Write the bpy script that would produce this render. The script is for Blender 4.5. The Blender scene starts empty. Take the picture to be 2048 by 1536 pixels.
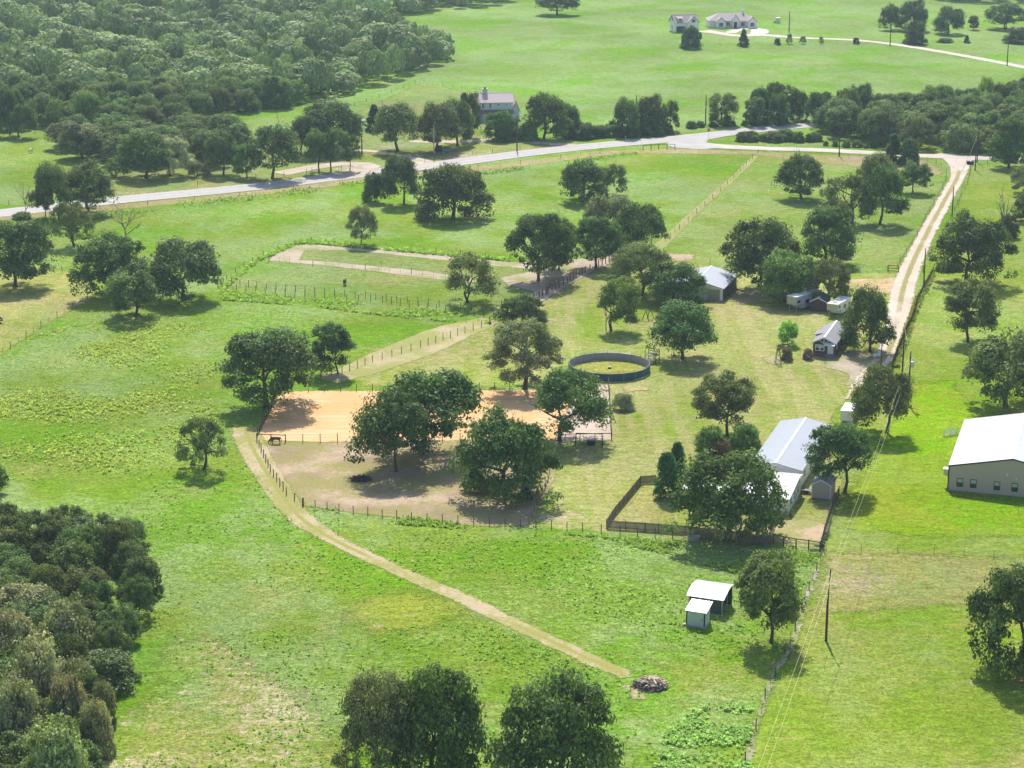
import bpy, bmesh, math, random
import numpy as np
from mathutils import Vector, Matrix, noise

S = bpy.context.scene
R_ = math.radians
# ---------------------------------------------------------------- camera
CAM_H = 110.0
PITCH = R_(15.9)
FPX = 4311.0            # focal length in pixels of a 2048-wide frame
cd = bpy.data.cameras.new('camera'); cam = bpy.data.objects.new('camera', cd)
S.collection.objects.link(cam); S.camera = cam
cam.location = (0, 0, CAM_H); cam.rotation_euler = (math.pi/2-PITCH, 0, 0)
cd.sensor_width = 36; cd.lens = FPX/2048*36; cd.clip_start = 1; cd.clip_end = 9000
# ---------------------------------------------------------------- world, sun, exposure
SUN_EL = R_(50); SUN_AZ = R_(-2)          # sun ahead of the camera, slightly to the left
w = bpy.data.worlds.new('World'); S.world = w; w.use_nodes = True
nt = w.node_tree; bg = nt.nodes['Background']; sk = nt.nodes.new('ShaderNodeTexSky')
sk.sky_type = 'NISHITA'; sk.sun_disc = False; sk.sun_elevation = SUN_EL; sk.sun_rotation = SUN_AZ
sk.air_density = 1.0; sk.dust_density = 1.4
nt.links.new(sk.outputs[0], bg.inputs[0]); bg.inputs[1].default_value = 0.14
sd = bpy.data.lights.new('sun', 'SUN'); sun = bpy.data.objects.new('sun', sd); S.collection.objects.link(sun)
sd.energy = 4.6; sd.angle = R_(0.53); sd.color = (1.0, 0.955, 0.88)
sdir = Vector((math.sin(SUN_AZ)*math.cos(SUN_EL), math.cos(SUN_AZ)*math.cos(SUN_EL), math.sin(SUN_EL)))
sun.rotation_euler = sdir.to_track_quat('Z', 'Y').to_euler(); sun.location = (0, 300, 300)
S.view_settings.view_transform = 'Standard'; S.view_settings.look = 'None'
S.view_settings.exposure = 0.42; S.view_settings.gamma = 1; S.view_settings.use_curve_mapping = False
S.render.engine = 'CYCLES'
S.cycles.max_bounces = 6; S.cycles.transparent_max_bounces = 8; S.cycles.volume_bounces = 0

# ---------------------------------------------------------------- picture -> ground
sp, cp = math.sin(PITCH), math.cos(PITCH)
def P(x, y, h=0.0):
    """point at height h seen at photo pixel (x, y)"""
    u = (x-1024)/FPX; v = (y-768)/FPX
    t = (CAM_H-h)/(sp+v*cp)
    return Vector((u*t, (cp-v*sp)*t, h))
def SC(y):
    return (FPX*sp+(y-768)*cp)/CAM_H          # pixels per metre at ground row y
def HT(yb, yt):
    """height of something whose foot is at row yb and top at row yt"""
    Y = P(1024, yb).y
    return CAM_H - Y*math.tan(PITCH+math.atan((yt-768)/FPX))

# ---------------------------------------------------------------- object helpers
C = S.collection
def props(o, label=None, cat=None, group=None, kind=None):
    if label and len(label.split()) > 16: print('LONG', label)
    if label: o['label'] = label
    if cat: o['category'] = cat
    if group: o['group'] = group
    if kind: o['kind'] = kind
    return o
def thing(name, label, cat, loc=(0, 0, 0), rz=0.0, group=None):
    o = bpy.data.objects.new(name, None); C.objects.link(o); o.empty_display_size = 0.3
    o.location = loc; o.rotation_euler = (0, 0, rz)
    return props(o, label, cat, group)
def link(name, me, parent=None, loc=(0, 0, 0), rot=(0, 0, 0), scale=(1, 1, 1), color=None):
    o = bpy.data.objects.new(name, me); C.objects.link(o)
    o.parent = parent; o.location = loc; o.rotation_euler = rot; o.scale = scale
    if color: o.color = (*color, 1)
    return o

class MB:
    def __init__(s): s.v = []; s.f = []; s.m = []
    def add(s, vs, fs, mi=0):
        b = len(s.v); s.v += [tuple(v) for v in vs]; s.f += [tuple(i+b for i in f) for f in fs]; s.m += [mi]*len(fs); return s
    def box(s, c, d, rz=0.0, mi=0, rx=0.0, ry=0.0):
        x, y, z = d[0]/2, d[1]/2, d[2]/2
        vs = [(-x,-y,-z),(x,-y,-z),(x,y,-z),(-x,y,-z),(-x,-y,z),(x,-y,z),(x,y,z),(-x,y,z)]
        if rz or rx or ry:
            M = Matrix.Rotation(rz, 3, 'Z') @ Matrix.Rotation(ry, 3, 'Y') @ Matrix.Rotation(rx, 3, 'X')
            vs = [M @ Vector(v) for v in vs]
        vs = [(v[0]+c[0], v[1]+c[1], v[2]+c[2]) for v in vs]
        return s.add(vs, [(3,2,1,0),(4,5,6,7),(0,1,5,4),(1,2,6,5),(2,3,7,6),(3,0,4,7)], mi)
    def bb(s, a, b, mi=0):
        return s.box([(a[i]+b[i])/2 for i in range(3)], [abs(b[i]-a[i]) for i in range(3)], mi=mi)
    def tube(s, pts, rs, n=6, mi=0, cap=True):
        pts = [Vector(p) for p in pts]
        if not hasattr(rs, '__len__'): rs = [rs]*len(pts)
        rings = []
        for i, p in enumerate(pts):
            d = (pts[min(i+1, len(pts)-1)]-pts[max(i-1, 0)]).normalized()
            a = d.orthogonal().normalized() if abs(d.z) < .999 else Vector((1, 0, 0)); b = d.cross(a)
            rings.append([p+(a*math.cos(2*math.pi*k/n)+b*math.sin(2*math.pi*k/n))*rs[i] for k in range(n)])
        # keep ring orientation steady
        for i in range(1, len(rings)):
            best = min(range(n), key=lambda k: (rings[i][k]-rings[i-1][0]).length - 0)
            rings[i] = rings[i][best:]+rings[i][:best]
        vs = [v for r in rings for v in r]; fs = []
        for i in range(len(pts)-1):
            for k in range(n):
                a0 = i*n+k; a1 = i*n+(k+1) % n; fs.append((a0, a1, a1+n, a0+n))
        if cap: fs += [tuple(range(n))[::-1], tuple((len(pts)-1)*n+k for k in range(n))]
        return s.add(vs, fs, mi)
    def prism(s, poly, y0, y1, mi=0):
        """polygon given in x,z pushed from y0 to y1"""
        n = len(poly); vs = [(p[0], y0, p[1]) for p in poly]+[(p[0], y1, p[1]) for p in poly]
        fs = [tuple(range(n)), tuple(range(2*n-1, n-1, -1))]+[(i, i+n, (i+1) % n+n, (i+1) % n) for i in range(n)]
        return s.add(vs, fs, mi)
    def slab(s, pts, t, mi=0):
        """a plate: pts (3D, planar) thickened downwards by t"""
        n = len(pts); vs = [tuple(p) for p in pts]+[(p[0], p[1], p[2]-t) for p in pts]
        fs = [tuple(range(n)), tuple(range(2*n-1, n-1, -1))]+[(i, i+n, (i+1) % n+n, (i+1) % n) for i in range(n)]
        return s.add(vs, fs, mi)
    def mesh(s, name, mats, smooth=False):
        me = bpy.data.meshes.new(name); me.from_pydata(s.v, [], s.f)
        if not isinstance(mats, (list, tuple)): mats = [mats]
        for m in mats: me.materials.append(m)
        me.polygons.foreach_set('material_index', s.m)
        if smooth: me.polygons.foreach_set('use_smooth', [True]*len(s.f))
        bm = bmesh.new(); bm.from_mesh(me); bmesh.ops.recalc_face_normals(bm, faces=bm.faces); bm.to_mesh(me); bm.free()
        return me
    def part(s, name, mats, parent, smooth=False, label=None, kind=None, **k):
        o = link(name, s.mesh(name, mats, smooth), parent, **k)
        if label: o['label'] = label
        if kind: o['kind'] = kind
        return o

# ---------------------------------------------------------------- node helpers
class NB:
    def __init__(s, name):
        s.m = bpy.data.materials.new(name); s.m.use_nodes = True; s.t = s.m.node_tree; s.t.nodes.clear()
        s.out = s.t.nodes.new('ShaderNodeOutputMaterial'); s._pos = None
    def n(s, kind, **kw):
        nd = s.t.nodes.new('ShaderNode'+kind)
        for k, v in kw.items(): setattr(nd, k, v)
        return nd
    def lk(s, a, b): s.t.links.new(a, b)
    def setin(s, sock, v):
        if hasattr(v, 'is_output') or isinstance(v, bpy.types.NodeSocket): s.lk(v, sock)
        elif isinstance(v, (tuple, list)) and len(v) == 3 and len(sock.default_value) == 4: sock.default_value = (*v, 1)
        else: sock.default_value = v
    def pos(s, obj=False):
        if s._pos is None:
            if obj: s._pos = s.n('TexCoord').outputs['Object']
            else: s._pos = s.n('NewGeometry').outputs['Position']
        return s._pos
    def scaled(s, vec, sc, rot=0.0):
        m = s.n('Mapping'); s.lk(vec, m.inputs[0]); m.inputs['Scale'].default_value = sc; m.inputs['Rotation'].default_value = (0, 0, rot)
        return m.outputs[0]
    def noise(s, scale, detail=3, rough=.55, vec=None, dist=0.0):
        nd = s.n('TexNoise'); s.lk(vec or s.pos(), nd.inputs['Vector']); nd.inputs['Scale'].default_value = scale
        nd.inputs['Detail'].default_value = detail; nd.inputs['Roughness'].default_value = rough; nd.inputs['Distortion'].default_value = dist
        return nd.outputs['Fac']
    def math(s, op, a, b=0.5, c=None, clamp=False):
        nd = s.n('Math', operation=op, use_clamp=clamp); s.setin(nd.inputs[0], a); s.setin(nd.inputs[1], b)
        if c is not None: s.setin(nd.inputs[2], c)
        return nd.outputs[0]
    def step(s, v, lo, hi, a=0.0, b=1.0):
        nd = s.n('MapRange', interpolation_type='SMOOTHSTEP'); s.setin(nd.inputs[0], v)
        nd.inputs[1].default_value = lo; nd.inputs[2].default_value = hi; nd.inputs[3].default_value = a; nd.inputs[4].default_value = b
        return nd.outputs[0]
    def mix(s, f, a, b, mode='MIX'):
        nd = s.n('Mix', data_type='RGBA', blend_type=mode); s.setin(nd.inputs[0], f); s.setin(nd.inputs[6], a); s.setin(nd.inputs[7], b)
        return nd.outputs[2]
    def mul(s, col, f):
        """colour times a grey value"""
        nd = s.n('VectorMath', operation='SCALE'); s.setin(nd.inputs[0], col) if not isinstance(col, tuple) else setattr(nd.inputs[0], 'default_value', col)
        s.setin(nd.inputs['Scale'], f); return nd.outputs[0]
    def attr(s, name):
        return s.n('Attribute', attribute_name=name).outputs['Fac']
    def bump(s, h, strength=.5, dist=.1):
        nd = s.n('Bump'); nd.inputs['Strength'].default_value = strength; nd.inputs['Distance'].default_value = dist
        s.lk(h, nd.inputs['Height']); return nd.outputs[0]
    def bsdf(s, col, rough=.8, normal=None, metal=0.0, spec=.3):
        b = s.n('BsdfPrincipled'); s.setin(b.inputs['Base Color'], col); s.setin(b.inputs['Roughness'], rough)
        b.inputs['Metallic'].default_value = metal; b.inputs['Specular IOR Level'].default_value = spec
        if normal is not None: s.lk(normal, b.inputs['Normal'])
        return b.outputs[0]
    def diffuse(s, col, normal=None):
        b = s.n('BsdfDiffuse'); s.setin(b.inputs['Color'], col)
        if normal is not None: s.lk(normal, b.inputs['Normal'])
        return b.outputs[0]
    def end(s, sh): s.lk(sh, s.out.inputs['Surface']); return s.m

def simple(name, col, rough=.7, metal=0.0, var=.25, scale=3.0, spec=.3, grain=(1, 1, 1), bump=0.0, dirt=0.0):
    """plain procedural material: base colour with fine and broad variation, optional streaky dirt"""
    b = NB(name); vec = b.scaled(b.pos(True), grain)
    f = b.math('ADD', b.math('MULTIPLY', b.noise(scale, 4, vec=vec), var*1.4), b.math('MULTIPLY', b.noise(scale*.22, 2, vec=vec), var*.8))
    c = b.mul(tuple(col), b.math('ADD', f, 1-var*1.1))
    if dirt:
        c = b.mix(b.step(b.noise(scale*.6, 5, .7, vec=vec), .5, .75, 0, dirt), c, (.12, .095, .07))
    nrm = b.bump(b.noise(scale*3, 3, vec=vec), bump, .02) if bump else None
    return b.end(b.bsdf(c, rough, nrm, metal, spec))
# ================================================================ GROUND MATERIALS
def grass_col(b, lime, sage, dry, dryness=.5, weed=.5):
    """patchwork of vivid, greyish and dry grass, at field, clump and tuft size"""
    big = b.noise(.020, 5, .62, dist=.6); mid = b.noise(.075, 5, .62, vec=b.scaled(b.pos(), (1, .7, 1), .5)); sm = b.noise(.5, 5, .7)
    base = b.mix(b.step(b.noise(.045, 4, .6, dist=.8), .40, .60), b.mul(lime, .92), (lime[0]*1.22, lime[1]*.97, lime[2]*1.9))
    c = b.mix(b.step(b.math('ADD', b.math('MULTIPLY', big, .5), b.math('MULTIPLY', mid, .5)), .44, .58), base, sage)
    viv = b.math('ADD', b.math('MULTIPLY', b.noise(.032, 3, .5), .65), b.math('MULTIPLY', b.noise(.3, 4, .6), .35))
    c = b.mix(b.step(viv, .51, .59, 0, .95*(1-dryness*.6)), c, (lime[0]*.76, lime[1]*1.0, lime[2]*.25))
    n2 = b.math('ADD', b.math('MULTIPLY', b.noise(.04, 5, .65, vec=b.scaled(b.pos(), (1.3, 1, 1), 1.1)), .65), b.math('MULTIPLY', sm, .35))
    c = b.mix(b.step(n2, .66-dryness*.30, .80-dryness*.25, 0, .85), c, dry)
    wk = b.math('MULTIPLY', b.step(b.noise(.028, 3, .6), .50, .60), b.step(b.noise(1.0, 5, .75), .47, .58))
    c = b.mix(b.math('MULTIPLY', wk, weed), c, b.mul(sage, 1.3))
    c = b.mix(b.step(b.noise(.8, 4, .75), .36, .46, .5, 0), c, b.mul(lime, .55))
    return c
LIME = (.168, .285, .020); SAGE = (.230, .318, .100); DRY = (.325, .300, .095)
def grass_mat(name, lime=LIME, sage=SAGE, dry=DRY, dryness=.5, weed=.5, bare=.0, bumpy=1.0, edge=None, stripe=None, barecol=(.43, .32, .22)):
    b = NB(name); c = grass_col(b, lime, sage, dry, dryness, weed)
    if stripe:
        st = b.noise(.25, 3, .6, vec=b.scaled(b.pos(), (1, .07, 1), stripe))
        c = b.mix(b.step(st, .42, .66, 0, .55), c, b.mul(dry, 1.05))
    if bare:
        nb = b.math('ADD', b.math('MULTIPLY', b.noise(.05, 3), .55), b.math('MULTIPLY', b.noise(.7, 5, .7), .45))
        c = b.mix(b.step(nb, .60-.12*bare, .70-.1*bare, 0, .85), c, barecol)
    swp = b.noise(1.0, 4, .65, vec=b.scaled(b.pos(), (.40, .8, 1), .6)); c = b.mul(c, b.step(swp, .32, .68, .84, 1.15))
    fine = b.noise(1.9, 6, .78)
    c = b.mul(c, b.step(fine, .30, .70, .60, 1.42))
    c = b.mul(c, b.step(b.noise(.012, 3), .35, .65, .88, 1.1))
    h = b.math('ADD', b.math('MULTIPLY', b.noise(1.3, 5, .65), .75), b.math('MULTIPLY', b.noise(5, 3, .7), .3))
    h = b.math('ADD', h, b.math('MULTIPLY', b.noise(.35, 2, .5), .8))
    sh = b.diffuse(c, b.bump(h, .8*bumpy, .55))
    return edged(b, sh, edge)
def edged(b, sh, edge):
    """ragged see-through rim of a ground sheet: attribute d is metres inside its outline"""
    if not edge: return b.end(sh)
    n_ = b.math('ADD', b.math('MULTIPLY', b.noise(.35, 3, .6), .5), b.math('MULTIPLY', b.noise(2.0, 4, .7), .5))
    v = b.math('ADD', b.attr('d'), b.math('MULTIPLY', b.math('SUBTRACT', n_, .5), edge*3.2))
    mx = b.n('MixShader'); b.lk(b.step(v, -edge*.22, edge*.22), mx.inputs[0])
    b.lk(b.n('BsdfTransparent').outputs[0], mx.inputs[1]); b.lk(sh, mx.inputs[2])
    return b.end(mx.outputs[0])
def soil_mat(name, c1, c2, edge, grass=0.0, lines=None, gcol=(.22, .26, .07), fscale=1.2, centre=None, damp=0.0, bumps=.5):
    b = NB(name)
    c = b.mix(b.step(b.noise(.12, 4, .6), .35, .65), c1, c2)
    if lines is not None:
        st = b.noise(1.4, 3, .6, vec=b.scaled(b.pos(), (.06, 1, 1), lines))
        c = b.mix(b.step(st, .40, .62, 0, .75), c, b.mul(c2, .70))
    if grass:
        g = b.math('ADD', b.math('MULTIPLY', b.noise(.13, 4, .6), .6), b.math('MULTIPLY', b.noise(1.3, 4, .7), .4))
        c = b.mix(b.step(g, .56-.18*grass, .68-.16*grass, 0, .9), c, gcol)
    if centre:
        v = b.math('ADD', b.attr('c'), b.math('MULTIPLY', b.math('SUBTRACT', b.noise(.5, 4, .7), .5), 1.6*centre))
        f = b.math('MULTIPLY', b.step(v, centre*.5, centre*1.05, 1, 0), b.step(b.noise(.03, 2), .38, .5))
        c = b.mix(f, c, gcol)
    c = b.mul(c, b.math('ADD', b.math('MULTIPLY', b.noise(fscale*2, 5, .75), .7), .66))
    sh = b.diffuse(c, b.bump(b.noise(fscale*2, 4, .7), bumps, .15))
    return edged(b, sh, edge)

ZN = [0]
def znext():
    ZN[0] += 1; return .004+.0026*ZN[0]      # every sheet its own level
def sheet(name, pts, z, mat, cell=1.2, margin=1.2, kind='structure', label=None, ground=True):
    """ground patch: polygon (photo pixels) as a grid of small quads with distance-to-edge in attribute d"""
    g = np.array([[P(x, y).x, P(x, y).y] for x, y in pts]) if ground else np.array(pts, float)
    x0, y0 = g.min(0)-margin-cell; x1, y1 = g.max(0)+margin+cell
    nx = int((x1-x0)/cell)+2; ny = int((y1-y0)/cell)+2
    X, Y = np.meshgrid(x0+np.arange(nx)*cell, y0+np.arange(ny)*cell)
    q = np.stack([X.ravel(), Y.ravel()], 1)
    a = g; bq = np.roll(g, -1, 0); dist = np.full(len(q), 1e9); inside = np.zeros(len(q), bool)
    for p0, p1 in zip(a, bq):
        e = p1-p0; t = np.clip(((q-p0)@e)/max(e@e, 1e-9), 0, 1); dd = np.hypot(*(q-(p0+t[:, None]*e)).T)
        dist = np.minimum(dist, dd)
        with np.errstate(divide='ignore', invalid='ignore'):
            cr = ((p0[1] > q[:, 1]) != (p1[1] > q[:, 1])) & (q[:, 0] < (p1[0]-p0[0])*(q[:, 1]-p0[1])/(p1[1]-p0[1]+1e-12)+p0[0])
        inside ^= cr
    d = np.where(inside, dist, -dist)
    D = d.reshape(ny, nx); mx = np.maximum.reduce([D[:-1, :-1], D[1:, :-1], D[:-1, 1:], D[1:, 1:]])
    iy, ix = np.nonzero(mx > -margin); k = iy*nx+ix
    f = np.stack([k, k+1, k+nx+1, k+nx], 1)
    used = np.unique(f); remap = np.full(nx*ny, -1); remap[used] = np.arange(len(used))
    me = npmesh(name, np.c_[q[used], np.zeros(len(used))], remap[f], mat)
    at = me.attributes.new('d', 'FLOAT', 'POINT'); at.data.foreach_set('value', d[used].astype(np.float32))
    o = link(name, me, loc=(0, 0, znext())); props(o, kind=kind, label=label); return o
def npmesh(name, v, f, mat):
    """mesh from numpy arrays; f is (n, k) with k = 3 or 4"""
    me = bpy.data.meshes.new(name); v = np.asarray(v, np.float32); f = np.asarray(f, np.int32); k = f.shape[1]
    me.vertices.add(len(v)); me.vertices.foreach_set('co', v.ravel())
    me.loops.add(f.size); me.loops.foreach_set('vertex_index', f.ravel())
    me.polygons.add(len(f)); me.polygons.foreach_set('loop_start', np.arange(0, f.size, k, dtype=np.int32))
    me.update(calc_edges=True)
    for m in (mat if isinstance(mat, (list, tuple)) else [mat]): me.materials.append(m)
    return me
def smooth_line(pts, step=3.0):
    """Catmull-Rom through [(x, y, w)]"""
    a = np.array(pts, float); out = []
    for i in range(len(a)-1):
        p0, p1, p2, p3 = a[max(i-1, 0)], a[i], a[i+1], a[min(i+2, len(a)-1)]
        n = max(2, int(np.hypot(*(p2-p1)[:2])/step))
        for t in np.arange(n)/n:
            out.append(.5*((2*p1)+(-p0+p2)*t+(2*p0-5*p1+4*p2-p3)*t*t+(-p0+3*p1-3*p2+p3)*t**3))
    out.append(a[-1]); return np.array(out)
def ribbon(name, pts, z, mat, margin=1.0, step=3.0, label=None):
    """road or track along [(px, py, width in metres)]"""
    g = smooth_line([(P(x, y).x, P(x, y).y, w_) for x, y, w_ in pts], step)
    t = np.gradient(g[:, :2], axis=0); t /= np.linalg.norm(t, axis=1)[:, None]+1e-9; nrm = np.stack([-t[:, 1], t[:, 0]], 1)
    us = np.linspace(-1, 1, 13); V = []; D = []; Cc = []
    for i in range(len(g)):
        hw = g[i, 2]/2
        for u in us:
            o = u*(hw+margin); V.append((*(g[i, :2]+nrm[i]*o), 0)); D.append(hw-abs(o)); Cc.append(abs(o))
    n = len(us); f = [(i*n+j, i*n+j+1, (i+1)*n+j+1, (i+1)*n+j) for i in range(len(g)-1) for j in range(n-1)]
    me = npmesh(name, V, f, mat)
    for nm, dat in (('d', D), ('c', Cc)):
        at = me.attributes.new(nm, 'FLOAT', 'POINT'); at.data.foreach_set('value', np.array(dat, np.float32))
    o = link(name, me, loc=(0, 0, znext())); props(o, kind='structure', label=label); return o

# ---- base pasture
me = npmesh('ground', [(-2600, -400, 0), (2600, -400, 0), (2600, 4200, 0), (-2600, 4200, 0)], [(0, 1, 2, 3)],
            grass_mat('pasture_grass', dryness=.42, weed=.65))
props(link('ground', me), kind='structure')
# ---- zones (photo pixels), each sheet a few millimetres above the last
YARD = dict(lime=(.225, .285, .042), sage=(.265, .300, .085), dry=(.365, .320, .150), weed=.3, bumpy=.45)
sheet('mown_yard', [(725,770),(700,745),(990,650),(1095,600),(1110,575),(1180,535),(1300,520),(1420,530),(1560,560),(1700,545),(1790,545),(1800,600),(1762,715),(1712,775),(1662,835),(1655,880),(1685,970),(1642,1098),(1540,1088),(1240,1066),(1060,1053),(1000,1050),(925,925),(1222,880),(1217,768),(900,775)],
      .006, grass_mat('mown_yard_grass', dryness=.55, bare=.25, edge=1.0, stripe=.55, **YARD), cell=1.6)
sheet('east_field', [(1648,1098),(1690,960),(1700,870),(1775,740),(1845,600),(1880,520),(1940,330),(2150,330),(2300,1650),(1480,1650),(1495,1500),(1590,1290)],
      .006, grass_mat('east_field_grass', lime=(.190, .290, .022), sage=(.235, .308, .075), dryness=.55, weed=.3, bare=.12, bumpy=.7, edge=1.2), cell=2.0)
sheet('worn_pasture', [(190,1480),(300,1400),(330,1290),(420,1270),(500,1330),(610,1400),(700,1510),(690,1640),(150,1640)],
      .010, grass_mat('worn_pasture_grass', dryness=.85, weed=.4, bare=.85, edge=6.0, barecol=(.52, .42, .28)), cell=1.5, margin=6)
sheet('yellow_pasture', [(690,1232),(740,1195),(820,1180),(905,1205),(925,1225),(860,1255),(760,1265)],
      .010, grass_mat('yellow_pasture_grass', lime=(.205, .29, .02), sage=(.23, .305, .06), dryness=.6, weed=.3, bare=.05, edge=5.0, bumpy=.5), cell=1.2, margin=5)
sheet('dry_field_strip', [(1655,1105),(2200,1120),(2200,1230),(1900,1210),(1620,1230)],
      .010, grass_mat('dry_field_grass', lime=(.22, .27, .05), dryness=.85, weed=.4, bare=.5, edge=3.5), cell=2.0, margin=4)
sheet('green_lawn', [(1700,985),(1745,900),(1830,770),(1900,760),(1960,830),(1895,990),(2100,1010),(2100,1070),(1900,1075),(1700,1060)],
      .010, grass_mat('green_lawn_grass', lime=(.205, .320, .012), sage=(.225, .320, .035), dryness=.2, weed=.15, bumpy=.5, edge=4.0), cell=2.0, margin=5)
sheet('right_pasture', [(1340,480),(1520,308),(1850,318),(1893,345),(1882,385),(1790,540),(1700,545),(1450,535),(1300,515)],
      .006, grass_mat('right_pasture_grass', lime=(.195, .290, .040), sage=(.245, .320, .100), dryness=.5, weed=.5, edge=1.0), cell=2.5)
sheet('middle_paddock', [(435,575),(450,545),(520,515),(595,484),(640,487),(1020,522),(1090,540),(1180,520),(1190,535),(1110,575),(1090,600),(985,640),(980,560)],
      .006, grass_mat('middle_paddock_grass', lime=(.190, .285, .045), sage=(.230, .310, .095), dryness=.65, weed=.5, bare=.2, edge=1.0), cell=2.0)
sheet('left_mown_field', [(-120,760),(-120,520),(60,530),(190,553),(182,598),(85,655),(20,696),(-60,760)],
      .006, grass_mat('left_mown_grass', lime=(.22, .27, .05), dryness=.85, weed=.3, bare=.35, bumpy=.5, edge=1.0, stripe=.9), cell=2.0)
sheet('far_field', [(520,262),(700,190),(890,110),(740,50),(1010,8),(1250,-14),(1900,-14),(2300,20),(2300,250),(1650,246),(1400,264),(1200,275),(1050,275),(940,262),(840,262),(735,262)],
      .02, grass_mat('far_field_grass', lime=(.190, .310, .050), sage=(.225, .330, .105), dry=(.27, .30, .11), dryness=.35, weed=.25, edge=2.0), cell=8.0, margin=6)
sheet('farm_lot', [(520,262),(728,240),(735,262),(1040,272),(1130,290),(880,325),(725,345),(480,372),(230,395),(160,330),(230,290)],
      .012, grass_mat('farm_lot_grass', lime=(.20, .26, .05), dryness=.75, weed=.3, bare=.6, edge=2.0, barecol=(.48, .39, .30)), cell=3.0, margin=4)
sheet('house_lawn', [(720,222),(845,165),(940,185),(1045,235),(1000,262),(730,262)],
      .026, grass_mat('house_lawn_grass', lime=(.21, .28, .06), dryness=.65, weed=.2, edge=2.0), cell=3.0, margin=4)
sheet('road_verge', [(-120,452),(-120,440),(200,412),(480,386),(730,354),(1000,328),(1200,302),(1360,297),(1500,303),(1840,318),(1885,345),(1880,352),(1500,309),(1250,306),(1000,338),(720,366),(480,396),(0,442)],
      .012, grass_mat('road_verge_grass', lime=(.32, .29, .12), sage=(.36, .31, .15), dryness=.8, weed=.3, bare=.5, edge=1.2), cell=2.0)

SAND1, SAND2 = (.72, .405, .170), (.76, .50, .27)
D1_, D2_ = (.40, .30, .215), (.30, .24, .16)
sheet('riding_arena', [(556,790),(592,783),(760,782),(1050,780),(1162,780),(1175,812),(1168,868),(1120,880),(920,881),(640,884),(522,881),(516,868)],
      .014, soil_mat('arena_sand', SAND1, SAND2, .7, lines=0.05, fscale=1.5), cell=.9)
sheet('arena_apron', [(1150,782),(1170,770),(1217,770),(1224,880),(1110,884)],
      .010, soil_mat('apron_dirt', (.52, .42, .35), (.43, .33, .26), .6), cell=.9)
sheet('dirt_paddock', [(516,884),(640,886),(920,883),(1120,882),(1108,960),(1058,1050),(972,1054),(860,1044),(750,1030),(680,1023),(607,1012),(560,950)],
      .010, soil_mat('paddock_dirt', (.46, .345, .24), (.27, .205, .13), .9, grass=.72, gcol=(.27, .25, .09), fscale=.8), cell=.9)
ribbon('mown_trail', [(490,855,4.5),(500,885,5),(530,940,4.6),(590,1025,4.2),(650,1070,3.2),(700,1096,2.8),(810,1148,2.8),(920,1195,2.9),(1010,1240,2.8),(1080,1272,2.7),(1160,1310,2.8),(1225,1338,2.6),(1242,1346,2.2),(1252,1356,1.3)],
       .014, soil_mat('trail_straw', (.45, .38, .22), (.47, .37, .25), .8, grass=.8, gcol=(.30, .29, .09), centre=.5, bumps=.9), label='pale mown and trodden track curving past the dirt paddock')
ribbon('paddock_lane', [(985,640,5),(950,650,8),(900,666,10),(835,694,11),(775,718,10),(715,742,8),(650,760,6)],
       .014, soil_mat('lane_dirt', (.46, .38, .24), (.40, .34, .18), .8, grass=.85, gcol=(.28, .29, .09)))
ribbon('worn_path', [(1290,520,4),(1335,478,3),(1400,415,2.4),(1460,362,2.2),(1512,312,2)],
       .014, soil_mat('worn_path_dirt', (.36, .34, .16), (.31, .31, .12), .8, grass=.85, gcol=(.27, .30, .09)))
sheet('ring_track', [(538,522),(548,508),(592,490),(640,490),(760,495),(880,510),(1020,525),(1120,520),(1170,518),(1230,515),(1180,538),(1110,572),(1085,598),(1060,590),(1100,556),(1010,566),(1000,556),(1080,540),(1000,533),(860,518),(720,502),(610,500),(598,520),(660,524),(860,544),(960,560),(950,566),(850,556),(740,542),(640,530)],
      .012, soil_mat('track_dirt', (.47, .40, .31), (.42, .34, .25), .8, grass=.55, gcol=(.27, .28, .10)), cell=1.0)
sheet('bare_ground', [(1010,568),(1060,558),(1120,556),(1165,525),(1235,508),(1250,518),(1190,540),(1130,575),(1090,600),(1065,610),(1075,585)],
      .016, soil_mat('bare_dirt', (.44, .34, .27), (.38, .30, .24), .8, grass=.3), cell=1.0)
for i, (pts, c1, c2) in enumerate([
    ([(1690,560),(1795,555),(1800,575),(1790,590),(1730,585),(1690,578)], (.62,.43,.30), (.60,.36,.22)),
    ([(1230,512),(1290,505),(1390,510),(1385,522),(1300,522)], (.50,.36,.28), (.44,.31,.22)),
    ([(1655,700),(1740,705),(1765,722),(1710,772),(1690,770),(1700,748),(1650,735)], (.44,.36,.29), (.36,.29,.22)),
    ([(1545,1050),(1600,1040),(1650,1045),(1655,1060),(1640,1090),(1590,1085),(1540,1088)], (.46,.33,.22), (.50,.36,.26)),
    ([(1455,590),(1500,578),(1590,585),(1600,602),(1480,610)], (.44,.30,.22), (.38,.26,.20)),
    ([(1524,718),(1545,712),(1572,715),(1580,724),(1548,731)], (.42,.34,.22), (.38,.32,.2)),
    ([(1330,1060),(1530,1048),(1560,1075),(1540,1085),(1370,1075)], (.42,.33,.24), (.36,.28,.2)),
    ([(1245,1372),(1262,1368),(1292,1392),(1296,1402),(1270,1402)], (.52,.37,.30), (.48,.33,.26)),
    ([(1245,775),(1290,770),(1300,780),(1250,786)], (.50,.36,.22), (.42,.33,.18)),
    ]):
    sheet('dirt_patch', pts, .018+.001*i, soil_mat('patch_dirt', c1, c2, 1.3, grass=.75, gcol=(.27, .28, .09)), cell=.9)
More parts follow.
